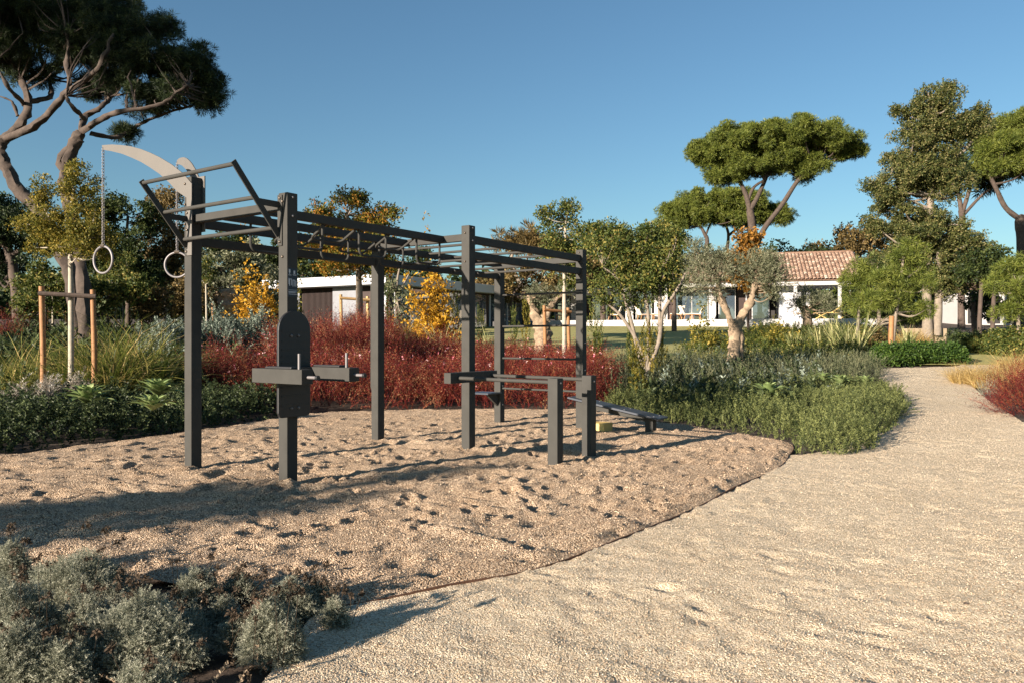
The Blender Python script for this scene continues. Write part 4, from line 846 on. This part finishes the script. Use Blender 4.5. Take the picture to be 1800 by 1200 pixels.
adopt(MB().bar((-3.1, -.4, FZ + .42), (-.5, -.4, FZ + .46), .5, .05, H).build('seat', M['yellow']), hm)
adopt(MB().bar((-1.9, -.4, FZ + .46), (-1.2, -.4, FZ + .95), .5, .05, H).build('backrest', M['yellow']), hm)
for a0, a1 in ((-3.0, -2.3), (-2.3, -3.0), (-1.4, -.6), (-.6, -1.4)): adopt(MB().bar((a0, -.62, FZ + .02), (a1, -.62, FZ + .42), .05, .05, H).build('leg', M['yellow']), hm)

# ------------------------------------------------------------------ plants
def shrub(name, label, x, y, rx, rz, leaf, tpl, n, ts, seed, cat='shrub', group=None, ry=None, base=0, up=.7, spread=.45, core=.35, z0=None, lump=.18):
    rng = np.random.default_rng(seed); ry = ry or rx; g = tz(x, y) + base if z0 is None else z0
    d = unit(rng.normal(size=(n, 3))); d[:, 2] = np.abs(d[:, 2]); r = core + (1 - core) * rng.random(n) ** .45
    r = r * (1 + lump * np.sin(d[:, 0] * 5 + seed) * np.cos(d[:, 1] * 6 + seed * 2) + lump * .6 * np.sin(d[:, 2] * 9 + d[:, 0] * 7))
    P = d * r[:, None] * np.array([rx, ry, rz]) + np.array([0, 0, .02]); D = unit(d + np.array([0, 0, up])); P = P - D * ts * .12
    V, Fc, va = scatter(T[tpl], P, ts * (.7 + .6 * rng.random(n)), D, rng, spread)
    o = link(name, npmesh(name, V, Fc, va), M[leaf]); o.location = (x, y, g); return tag(o, label, cat, group)
def mass(name, label, poly, dens, leaf, tpl, ts, h, seed, cat='planting', tilt=.35, hvar=.5, stack=2, spread=.5, rise=0):
    """planting too dense to count: sprigs all over a bed, mounded"""
    rng = np.random.default_rng(seed); q_ = fill(poly, dens * stack, seed)
    g = terr(q_[:, 0], q_[:, 1]); top = h * (1 - hvar + hvar * 1.6 * vnoise(q_[:, 0], q_[:, 1], .8, seed)) * (1 - .25 * vnoise(q_[:, 0], q_[:, 1], .25, seed + 1))
    top = top * (1 + rise * np.clip((-q_[:, 0] - 1) / 2.5, 0, 1) * np.clip((q_[:, 1] - 15.5) / 3, 0, 1))
    PP = np.array(poly); ed = np.full(len(q_), 9.)
    for i in range(len(PP)):
        a, b = PP[i], PP[(i + 1) % len(PP)]; ab = b - a; t = np.clip(((q_ - a) @ ab) / (ab @ ab + 1e-9), 0, 1); ed = np.minimum(ed, np.linalg.norm(q_ - (a + t[:, None] * ab), axis=1))
    top = top * np.clip(.25 + ed / .45, 0, 1)
    lv = rng.random(len(q_)) ** .5
    P = np.stack([q_[:, 0], q_[:, 1], g + np.maximum(0, top - ts * .2) * lv], 1); D = unit(rng.normal(size=(len(q_), 3)) * tilt + np.array([0, 0, 1.]))
    V, Fc, va = scatter(T[tpl], P, ts * (.7 + .6 * rng.random(len(q_))), D, rng, spread)
    o = link(name, npmesh(name, V, Fc, va), M[leaf]); return tag(o, label, cat, None, 'stuff')
ROSE = [(1.75, 14.9), (1.9, 13.6), (2.5, 12.55), (3.35, 10.95), (3.7, 10.15), (3.55, 9.5), (3.33, 9.05), (3.75, 8.8), (4.5, 9.45), (5.0, 10.4), (5.8, 11.7), (6.9, 13.5), (7.9, 15.4), (8.6, 17.2), (8.3, 18.6), (5, 17.6), (2.5, 16.5)]
mass('rosemary_planting', 'low grey-green rosemary spreading between the gravel circle and the path', ROSE, 82, 'f_rose', 'rose', 1.0, .42, 101)
LAV = [(1.9, 15.2), (5, 17.2), (8.4, 18.2), (9.6, 19.8), (10.3, 21.6), (11, 23.3), (7.5, 24.5), (3, 23.5), (2.2, 19)]
mass('lavender_planting', 'grey lavender beds round the olive tree behind the rosemary', LAV, 26, 'f_lav', 'lav', 1.35, .45, 102)
RED = [(-6.9, 17.5), (-6.8, 15.4), (-5.2, 14.7), (-3.9, 14.5), (-2.6, 14.75), (0, 14.9), (1.5, 14.8), (2.1, 16), (2.4, 19), (1.8, 22), (-3, 23.4), (-5.6, 22), (-6.2, 19), (-5.4, 16.6)]
mass('red_planting', 'mass of wiry red-leaved flowering stems behind the gravel circle', RED, 72, 'f_red', 'gaura', 1.0, .76, 103, tilt=.4, hvar=.6, rise=.7)
r_ = np.random.default_rng(104); q_ = fill(RED, 7, 105); P = np.stack([q_[:, 0], q_[:, 1], terr(q_[:, 0], q_[:, 1]) + .35 + .7 * r_.random(len(q_))], 1)
V, Fc, va = scatter(T['flower'], P, .8 + .6 * r_.random(len(P)), r_.normal(size=(len(P), 3)), r_, .5)
tag(link('flower_heads', npmesh('flower_heads', V, Fc, va), M['f_pink']), 'tiny pink flowers dotted over the red planting', 'flowers', None, 'stuff')
CVR = [(-4.4, 14.4), (-3.75, 13.9), (-4.3, 12.75), (-4.95, 10.95), (-5.5, 9.85), (-6.3, 8.75), (-8, 7.8), (-12, 7.2), (-13, 10), (-10, 13), (-7.8, 13.9), (-6.4, 14.8)]
mass('ground_cover', 'dark green low shrubs along the left edge of the gravel circle', CVR, 62, 'f_cover', 'cover', 1.35, .6, 106, hvar=.6)
BK = [(-5.6, 15.6), (-7.5, 13.6), (-12, 12.5), (-20, 14), (-26, 30), (-14, 34), (-8, 30), (-6.6, 22)]
mass('shade_planting', 'dark mixed undergrowth beneath the trees at left', BK, 9, 'f_cover', 'sage', 2.2, .8, 107, stack=1)
BR = [(10.5, 24.5), (14, 25.6), (15.3, 27), (15.4, 31), (13.5, 34), (20, 40), (23, 50), (16, 50), (10, 36), (6, 28), (6, 25)]
mass('mixed_planting', 'mixed green and ochre low planting between the path and the veranda', BR, 9, 'f_mid', 'sage', 1.5, .4, 108, stack=1)
BR2 = [(19, 26), (17.5, 23.8), (15.5, 22.2), (13.6, 20.2), (11.6, 18.4), (10.6, 16.2), (9.6, 14), (8.6, 12), (8.3, 10.5), (12, 10), (26, 24), (40, 44), (24, 46), (20, 36)]
mass('right_planting', 'low dull green cover along the right side of the path', BR2, 5, 'f_cover', 'cover', 1.8, .22, 109, stack=1)
mass('mixed_shrubs', 'darker leafy sprigs mixed through the lavender and rosemary beds', [(2.0, 14.5), (3.2, 12.6), (4.6, 12.8), (6.5, 15), (8.3, 18.4), (9.6, 21.5), (7, 24), (3, 23)], 5, 'f_cover', 'sage', 1.5, .5, 111, stack=1)
mass('mixed_shrubs', 'grey-leaved sprigs scattered among the lavender', [(2.4, 15.5), (5, 14.6), (8, 18), (9.3, 21.5), (6, 23), (3, 21)], 4, 'f_sage', 'sage', 1.4, .55, 112, stack=1)
# agaves
def agave(x, y, r, label, seed, z=0, leaf='f_agave'):
    rng = np.random.default_rng(seed); V = []; Fs = []; va = []; n = 24
    for i in range(n):
        t = i / n; el = R(26 + 60 * t + rng.normal() * 4); az = i * 2.4 + rng.normal() * .1; L_ = r * (1.05 - .35 * t); w_ = r * .17
        for k in range(7):
            u = k / 6; ww = w_ * (.55 + 1.7 * u - 2.2 * u * u) * (1 if k < 6 else 0) + .001; el2 = el - .35 * u * u; 
            c = np.array([math.cos(az) * math.cos(el2), math.sin(az) * math.cos(el2), math.sin(el2)]) * L_ * u; sd = np.array([-math.sin(az), math.cos(az), 0]); up = np.cross([math.cos(az), math.sin(az), 0], sd) * (-1)
            V += [c - sd * ww + np.array([0, 0, ww * .35]), c - np.array([0, 0, .006]), c + sd * ww + np.array([0, 0, ww * .35])]
            if k:
                b = len(V) - 6; Fs += [(b, b + 1, b + 4, b + 3), (b + 1, b + 2, b + 5, b + 4)]; va += [.3 + .5 * rng.random()] * 2
    o = link('agave', npmesh('agave', np.array(V), np.array(Fs), va, True), M[leaf]); o.location = (x, y, tz(x, y) + z); return tag(o, label, 'agave', 'agave plants')
for px, py, Y, r, lb in ((152, 706, 10.7, .42, 'agave rosette nearest the left edge, in the dark ground cover'), (276, 692, 11.4, .40, 'agave between the first rig post and the other left agave, upper of two'), (268, 718, 10.2, .34, 'small agave just below another one, left of the tallest post'),
                     (1350, 697, 13.6, .44, 'bright agave in the rosemary right below the old olive trunk'), (1448, 668, 17.0, .3, 'small pale agave among the rosemary, left of the faint pair'), (1478, 674, 16.4, .34, 'bluish agave between two smaller ones in the rosemary'), (1522, 672, 16.6, .28, 'small agave near the right end of the rosemary bed')):
    x, y, z = at(px, py, Y); agave(x, y, r, lb, int(px), z - tz(x, y) - .02)
# long grasses, flax, straw grass
def grass(name, label, x, y, n, L_, wd, leaf, seed, spread=.5, droop=.9, rad=.25, cat='grass clump', group=None):
    rng = np.random.default_rng(seed); tp = [t_blades(rng, 12, 1, wd / L_, spread, droop) for _ in range(5)]
    a = rng.random(n) * 6.28; q_ = rad * rng.random(n) ** .5
    P = np.stack([np.cos(a) * q_, np.sin(a) * q_, np.zeros(n)], 1); D = unit(np.stack([np.cos(a) * q_, np.sin(a) * q_, np.full(n, rad * 2.5)], 1))
    V, Fc, va = scatter(tp, P, L_ * (.7 + .5 * rng.random(n)), D, rng, .6); o = link(name, npmesh(name, V, Fc, va), M[leaf]); o.location = (x, y, tz(x, y)); return tag(o, label, cat, group)
def gpx(name, label, px, Y, *a_, **k): x, y, z = atg(px, Y); return grass(name, label, x, y, *a_, **k)
gpx('grass_clump', 'tall arching green grass right of the leaning timber stake', 215, 14.4, 110, 2.0, .024, 'f_grass', 201, rad=.55, group='arching grasses at left')
gpx('grass_clump', 'arching grass with yellowed blades behind the grey sapling trunk', 165, 13.9, 80, 1.5, .024, 'f_grass', 202, rad=.45, group='arching grasses at left')
gpx('grass_clump', 'lighter arching grass at the far left behind the silver shrubs', 45, 14.2, 80, 1.4, .022, 'f_grass', 203, rad=.5, group='arching grasses at left')
gpx('grass_clump', 'arching grass between the orange stake and the left edge of the photo', 92, 15.2, 70, 1.45, .022, 'f_grass', 204, rad=.45, group='arching grasses at left')
gpx('grass_clump', 'darker shaded grass at the right of the arching grasses', 275, 15.6, 55, 1.3, .02, 'f_grass', 205, rad=.5, group='arching grasses at left')
for i, (px, Y, L_, lb) in enumerate(((775, 23.2, 1.3, 'broad-bladed flax left of the dip bar post'), (800, 24, 1.1, 'shorter flax close to the left side of the dip bar post'), (852, 23.2, 1.35, 'upright flax framed by the two right-hand rig posts'), (735, 23.8, 1.0, 'flax clump below the golden shrub'),
                             (1500, 29, 1.7, 'largest flax clump in front of the low veranda wall end'), (1475, 30, 1.5, 'flax clump left of the largest one near the veranda'), (1445, 31, 1.3, 'flax clump under the shaded olive'), (1405, 31, 1.0, 'small yellowish flax at the left end of the flax row'), (1600, 31, 1.0, 'flax clump between stake and sandy wall'))):
    gpx('flax_clump', lb, px, Y, 9, L_, .06, 'f_flax', 220 + i, spread=.25, droop=.5, rad=.25, cat='flax plant', group='flax plants')
for i, (px, Y, n, L_, rad, lb) in enumerate(((1712, 19.4, 110, .72, .5, 'pale feathery grass mound at the inner bend of the path'), (1745, 18.4, 80, .6, .4, 'feathery grass mound just right of the largest pale mound'), (1795, 21.5, 110, .85, .5, 'feathery straw grass at the right edge beyond the red shrub'), (1765, 20, 60, .6, .35, 'small feathery grass between two larger pale mounds'),
                                     (715, 33, 60, 1.3, .7, 'straw coloured grass behind the flax, below the bare grey tree'), (745, 35, 60, 1.1, .7, 'low straw grass beside the lawn near the golden shrub'), (1600, 34, 60, 1.0, .6, 'straw grass in front of the sandy wall'))):
    gpx('straw_grass', lb, px, Y, n, L_, .008 if Y < 25 else .02, 'f_straw', 240 + i, spread=.55, droop=1.1, rad=rad, group='feathery grasses')
# shrubs by picture place
def spx(name, label, px, Y, wpx, hpx_top, leaf, tpl, n, ts, seed, **k):
    x, y, z = atg(px, Y); top = EYE - (hpx_top - HZ) * Y / F; return shrub(name, label, x, y, wpx / 2 * Y / F, max(.15, top - z), leaf, tpl, n, ts, seed, **k)
spx('sage_shrub', 'rounded grey sage bush between the two front posts, left half', 395, 19.5, 120, 560, 'f_sage', 'sage', 900, 1.0, 301, group='grey sage bushes')
spx('sage_shrub', 'rounded grey sage bush just left of the back board', 455, 19.8, 110, 560, 'f_sage', 'sage', 800, 1.0, 302, group='grey sage bushes')
spx('sage_shrub', 'dim grey sage bush left of the tallest post', 300, 18.5, 130, 575, 'f_sage', 'sage', 800, 1.0, 303, group='grey sage bushes')
spx('red_shrub', 'reddish bush at the far left edge beyond the grass', 15, 24, 90, 562, 'f_red', 'gaura', 200, 1.0, 304)
spx('red_shrub', 'deep red bush at the right edge of the photo beside the path', 1830, 13.6, 150, 650, 'f_red', 'gaura', 420, .75, 305)
spx('red_shrub', 'smaller red bush in front of the feathery grass at right', 1790, 15.5, 60, 655, 'f_red', 'gaura', 160, .6, 306)
spx('grey_shrub', 'small blue-grey tuft at the foot of the feathery grass mound', 1740, 16.9, 36, 672, 'f_silver', 'lav', 120, .5, 307)
for i, (px, Y, wp, tp_, lb) in enumerate(((30, 12.2, 95, 672, 'pale woolly shrub at the left edge below the arching grass'), (90, 12.0, 80, 655, 'pale woolly shrub at the foot of the orange stake'), (140, 12.6, 70, 652, 'pale woolly shrub at the foot of the grey sapling trunk'))):
    spx('woolly_shrub', lb, px, Y, wp, tp_, 'f_pale', 'silver', 900, 2.2, 310 + i, group='pale woolly shrubs')
for i, (px, Y, wp, tp_, lf, lb) in enumerate(((440, 29, 66, 486, 'f_gold', 'golden yellow shrub left of the second front post'), (470, 30, 50, 510, 'f_gold', 'lower yellow shrub touching the second front post'), (520, 33, 40, 505, 'f_yg', 'yellow-green shrub right of the sticker'), (752, 25, 84, 478, 'f_gold', 'large golden shrub left of the dip bar post'), (775, 25.5, 50, 520, 'f_gold', 'small golden shrub touching the right of the large one'),
                                  (1240, 30, 60, 570, 'f_yg', 'yellow-green shrub left of the old olive trunk at the lawn edge'), (1365, 33, 60, 575, 'f_yg', 'yellow-green shrub right of the old olive trunk'), (1540, 31, 46, 580, 'f_brown', 'rusty shrub right of the largest flax'))):
    spx('leafy_shrub', lb, px, Y, wp, tp_, lf, 'leaf', 420, 1.7, 320 + i, core=.1, up=.4, group='shrubs near the lawn', lump=.75)
spx('leafy_shrub', 'fresh green shrub patch behind the red planting, right of the grip post', 730, 23.4, 80, 588, 'f_green', 'leaf', 500, 1.2, 330, core=.1)
def spire(label, px, Y, base_y, top_y, wpx, leaf, seed):
    x, y, z = atg(px, Y); rng = np.random.default_rng(seed); h = EYE - (top_y - HZ) * Y / F - z; n = 46; wr = wpx / 2 * Y / F
    a = rng.random(n) * 6.28; q_ = rng.random(n) ** .5; zz = h * rng.random(n) * .85; P = np.stack([np.cos(a) * q_ * wr * (1 - zz / h * .6), np.sin(a) * q_ * wr * (1 - zz / h * .6), zz], 1)
    V, Fc, va = scatter(T['spire'], P, .6 + .4 * rng.random(n), np.array([0, 0, 1.]) + rng.normal(size=(n, 3)) * .12, rng, .5)
    o = link('upright_shrub', npmesh('upright_shrub', V, Fc, va), M[leaf]); o.location = (x, y, z); return tag(o, label, 'shrub', 'slender upright shrubs')
for i, (px, Y, b_, t_, w_, lf, lb) in enumerate(((1122, 15.2, 700, 618, 40, 'f_yg', 'yellow-green upright shrub at the right end of the red planting'), (1135, 17, 690, 575, 40, 'f_yg', 'upright shrub wrapped round the pale stems of the multi-stem tree'), (1042, 19, 640, 528, 22, 'f_mid', 'slender shrub just right of the farthest rig post'), (1052, 18.4, 640, 560, 24, 'f_mid', 'second slender shrub right of the farthest rig post'),
                                     (1108, 18, 640, 560, 16, 'f_mid', 'thin shrub left of the pale multi-stem tree'), (1160, 19, 640, 570, 24, 'f_yg', 'slender shrub right of the pale multi-stem tree'), (905, 24, 620, 545, 20, 'f_mid', 'slender shrub just right of the step post'), (925, 24, 620, 520, 22, 'f_yg', 'slender shrub left of the pruned old olive'), (800, 25.5, 600, 515, 26, 'f_mid', 'slender shrub left of the dip bar post'), (680, 22.5, 620, 500, 16, 'f_mid', 'slender dark shrub right of the vertical grip post'),
                                     (845, 25, 600, 540, 20, 'f_mid', 'slender shrub between the two right-hand rig posts'))):
    spire(lb, px, Y, b_, t_, w_, lf, 340 + i)
# clipped green hedge by the path bend
hx0, hx1 = atg(1545, 25)[0], atg(1690, 25)[0]
rng = np.random.default_rng(360); n = 3000; cxs = np.linspace(hx0, hx1, 9)
c = cxs[rng.integers(0, 9, n)]; d = unit(rng.normal(size=(n, 3))); d[:, 2] = np.abs(d[:, 2]); rr_ = .55 + .45 * rng.random(n) ** .5
P = np.stack([c + d[:, 0] * rr_ * .3, 25 + d[:, 1] * rr_ * .7 + .5 * np.sin(c), .1 + d[:, 2] * rr_ * .55], 1); P[:, 2] += terr(P[:, 0], P[:, 1])
V, Fc, va = scatter(T['leaf'], P, 1.0 + .4 * rng.random(n), d + np.array([0, 0, .4]), rng, .5)
tag(link('hedge', npmesh('hedge', V, Fc, va), M['f_green']), 'low fresh green hedge along the bend of the path', 'hedge')
for i, (px, Y, wp, tp_, lb) in enumerate(((1720, 30, 60, 582, 'rounded bush at the far side of the path, leftmost of the row'), (1755, 29, 60, 575, 'rounded bush in the middle of the row behind the feathery grass'), (1792, 28, 70, 572, 'rounded bush at the right edge of the row'), (1690, 33, 50, 580, 'dark low bush at the foot of the row left end'), (1840, 27, 90, 560, 'bush beyond the right edge of the row'))):
    spx('round_bush', lb, px, Y, wp, tp_, 'f_mid' if i != 3 else 'f_dark', 'leaf', 700, 1.5, 370 + i, core=.4, group='rounded bushes beyond the path')
# stakes and small frames further back
def stakepost(label, px, Y, top_px, r, lean=0):
    x, y, z = atg(px, Y); t = EYE - (top_px - HZ) * Y / F
    o = MB().tube([(x - lean, y, z - .2), (x, y, (z + t) / 2), (x + lean, y, t)], [r, r, r * .95], 10).build('tree_stake', M['pole'], None, 0, True); return tag(o, label, 'tree stake')
stakepost('single timber stake supporting the young pine beyond the path bend', 1566, 25.2, 556, .085, .03)
stake_frame(621, 520, 590, 25.3, 42, 'yellow timber frame round the trunk of the orange-tipped tree', .055, 'pole2')
stake_frame(94, 545, 585, 29, 21, 'small timber frame seen behind the leaning orange stake', .05, 'pole')
stake_frame(258, 547, 575, 31, 15, 'tiny pale frame below the right hanging ring', .04, 'pole2')
stake_frame(357, 532, 565, 27, 16, 'slim yellow frame right beside the tallest post', .045, 'pole')
for i, (px, Y, tp_, lb) in enumerate(((92, 28.5, 520, 'thin pale sapling stem inside the small frame at left'), (203, 30, 500, 'left one of two thin pale stems under the left ring'), (216, 30, 488, 'right one of two thin pale stems under the left ring'), (362, 26.5, 500, 'thin pale stem inside the slim yellow frame'))):
    x, y, z = atg(px, Y); t = EYE - (tp_ - HZ) * Y / F
    tree('sapling', lb, 'young tree', (x, y, z), [([(x, y, z - .1), (x + .02, y, (z + t) / 2), (x, y, t)], .045, .03)], [((x, y, t + .35), .5, .5, .5)], M['bark_sapling'], M['f_mid'], 'leaf', dens=2.4, cr=.22, nt=16, ts=1.1, nbr=6, br=.01, seed=380 + i)
# silver shrubs in the foreground
FG = [(250, 3.22, 225, 1035, 'largest silver shrub in the foreground, second from the left', 1500), (478, 3.25, 120, 1045, 'upright silver shrub nearest the bare gravel at the bottom', 900), (140, 3.95, 190, 958, 'low silver shrub behind the largest one, under a tall dry stem', 900), (10, 3.35, 190, 1000, 'silver shrub cut by the left edge of the photo, upper one', 900),
      (30, 2.95, 170, 1075, 'silver shrub in the bottom left corner', 900), (350, 3.9, 90, 992, 'small silver shrub at the top of the foreground group', 500), (262, 2.85, 130, 1150, 'silver shrub cut by the bottom edge below the largest one', 600), (515, 3.75, 100, 1012, 'silver shrub at the right end of the group beside the edging', 700),
      (395, 3.6, 70, 1050, 'small silver shrub between the largest and the upright one', 380), (590, 3.6, 60, 1065, 'sparse little silver shrub at the tip of the edging', 160), (20, 4.2, 90, 940, 'silver shrub farthest back at the left edge', 500), (420, 4.0, 70, 1000, 'small silver shrub right of the topmost small one', 300),
      (320, 3.5, 110, 1055, 'shaded silver shrub squeezed behind the right side of the largest one', 500), (150, 3.45, 130, 1035, 'silver shrub filling the gap left of the largest one', 600), (560, 3.85, 70, 1035, 'low silver shrub leaning over the path side of the edging', 300), (420, 3.35, 90, 1090, 'low silver shrub between the largest and upright ones, near the bottom', 400), (110, 2.95, 120, 1110, 'silver shrub at the bottom, left of the one cut by the edge', 500)]
for i, (px, Y, wp, tp_, lb, n) in enumerate(FG):
    rng = np.random.default_rng(400 + i); x, y, _ = at(px, 600, Y); top = EYE - (tp_ - HZ) * Y / F; rx = wp / 2 * Y / F
    root = tag(empty('silver_shrub', (x, y, 0)), lb, 'shrub', 'silver shrubs in the foreground')
    s1 = shrub('foliage', None, x, y, rx * 1.05, max(.14, top * .88), 'f_silver', 'silver', int(n * 3.6), .5, 400 + i, ry=rx * .85, z0=.0, core=.55, up=.45, lump=.12, cat=None)
    s1.location = (0, 0, 0); s1.parent = root
    k = 7; a = rng.random(k) * 6.28; q_ = rx * rng.random(k); mb = MB(); HP = []
    for j in range(k):
        bx_, by_ = math.cos(a[j]) * q_[j], math.sin(a[j]) * q_[j]; hh = max(.16, top) * (.8 + .45 * rng.random()); dx, dy = rng.normal(size=2) * .04
        mb.tube([(bx_, by_, .02), (bx_ + dx * .5, by_ + dy * .5, hh * .6), (bx_ + dx, by_ + dy, hh)], [.0016, .0014, .001], 4); HP.append((bx_ + dx, by_ + dy, hh))
    HP = np.repeat(np.array(HP), 3, 0) + rng.normal(size=(k * 3, 3)) * .008
    V, Fc, va = scatter(T['head'], HP, .7 + .5 * rng.random(len(HP)), np.array([0, 0, 1.]), rng, .5)
    mb.add(V, Fc.tolist()); hd = mb.build('dry_stems', M['f_dry']); hd['kind'] = 'stuff'; hd.parent = root
DRYB = [(-4.2, 2.6), (-3.2, 4.45), (-2.3, 4.35), (-1.5, 3.95), (-1.0, 3.7), (-.95, 3.0), (-1.0, 2.4), (-1.6, 1.6)]
mass('dry_litter', 'dry brown stems and old flower heads between the silver shrubs', DRYB, 55, 'f_dry', 'cover', .45, .09, 450, stack=1)
# fallen leaves
rng = np.random.default_rng(460)
for i, (px, py, lb) in enumerate(((1692, 1067, 'single brown fallen leaf on the pale path at lower right'), (1783, 1058, 'brown fallen leaf on the path close to the right edge'), (1498, 826, 'small dark leaf on the path below the rosemary'))):
    Y = F * EYE / (py - HZ); x = (px - 900) / F * Y
    mb = MB(); L_ = .04; mb.add([(0, 0, .012), (L_ * .5, .014, .022), (L_, 0, .016), (L_ * .5, -.014, .02), (L_ * .5, 0, .008)], [(0, 1, 4), (1, 2, 4), (2, 3, 4), (3, 0, 4)])
    o = mb.build('fallen_leaf', M['bark_dark']); o.location = (x, Y, .004); o.rotation_euler = (0, 0, rng.random() * 3); tag(o, lb, 'leaf')
# shade trees (outside the frame)
def foot(px, py, dist):
    Y = F * EYE / (py - HZ); x = (px - 900) / F * Y; return x + SUN_H[0] * dist, Y + SUN_H[1] * dist
SH = [((-60, 935), 15, 4.45, .85, .5, 'leaning small tree outside the view, behind and left of the camera'), ((200, 908), 16, 4.75, .62, .5, 'slim tree outside the view, nearest behind the leaning one'), ((470, 868), 17, 4.95, .34, .7, 'slim tree outside the view, second behind the leaning one'), ((520, 893), 16, 4.65, .26, .7, 'thin tree outside the view, closest to the camera in its row'), ((760, 842), 18, 5.15, .22, .8, 'slim tree outside the view, last of the row behind the camera')]
for i, ((px, py), dist, h, r, zs, lb) in enumerate(SH):
    x, y = foot(px, py, dist); shade_tree(x, y, h, r, lb, 500 + i, cr=.2, zs=zs, dens=2.0, ts=.15)
for i, (x, y, h, r, lb) in enumerate(((-22, 8.5, 17.5, 5, 'big pine outside the view that shades the left pines'), (-27, 5, 19, 5, 'second big pine outside the view at left'))):
    shade_tree(x, y, h, r, lb, 510 + i, cr=1.1, zs=.5, dens=2.2)
# loose stones lying on gravel and path near the camera
tv = .5 * np.array([(x, y, z) for x in (-1, 1) for y in (-1, 1) for z in (-1, 1)], float); tf = np.array([(0, 1, 3, 2), (4, 6, 7, 5), (0, 4, 5, 1), (2, 3, 7, 6), (0, 2, 6, 4), (1, 5, 7, 3)])
rs = np.random.default_rng(470); T['stone'] = [(tv * [1, .8, .6] + rs.normal(size=(8, 3)) * .14, tf) for _ in range(8)]
N = 190000; yy = 2.4 + 12 * rs.random(N) ** 1.8; xx = (rs.random(N) * 2 - 1) * (yy * .72 + .3)
inp = inpoly(PB, xx, yy); PPoly = np.concatenate([La, Ra[::-1]]); inpa = inpoly(PPoly, xx, yy) & ~inp
from mathutils.bvhtree import BVHTree
def heights(ob, x, y):
    me = ob.data; bv = BVHTree.FromPolygons([v.co[:] for v in me.vertices], [p.vertices[:] for p in me.polygons]); out = np.full(len(x), np.nan)
    for i in range(len(x)):
        h = bv.ray_cast(Vector((x[i], y[i], 3)), Vector((0, 0, -1)))
        if h[0]: out[i] = h[0].z
    return out
for nm, ob, msk, mat, lb, dsc in (('loose_stones', bpy.data.objects['gravel_ground'], inp, 'stone1', 'loose rounded stones on the churned gravel', .0047), ('path_grit', bpy.data.objects['gravel_path'], inpa, 'stone2', 'fine pale grit lying on the path', .0036)):
    x, y = xx[msk], yy[msk]; z = heights(ob, x, y); ok = ~np.isnan(z); x, y, z = x[ok], y[ok], z[ok]
    M[mat] = foliage(lb, [(0, (.09, .06, .038)), (.3, (.31, .215, .137)), (.65, (.5, .37, .245)), (1, (.68, .54, .385))] if mat == 'stone1' else [(0, (.2, .14, .09)), (.3, (.4, .3, .2)), (.7, (.54, .43, .305)), (1, (.68, .57, .43))], 0, .9, 1, .1)
    V, Fc, va = scatter(T['stone'], np.stack([x, y, z + dsc * .25], 1), dsc * (.6 + .9 * rs.random(len(x)) ** 2) * (1 + .05 * y), rs.normal(size=(len(x), 3)) * .4 + np.array([0, 0, 1.]), rs, .2)
    tag(link(nm, npmesh(nm, V, Fc, va), M[mat]), lb, 'gravel', None, 'stuff')
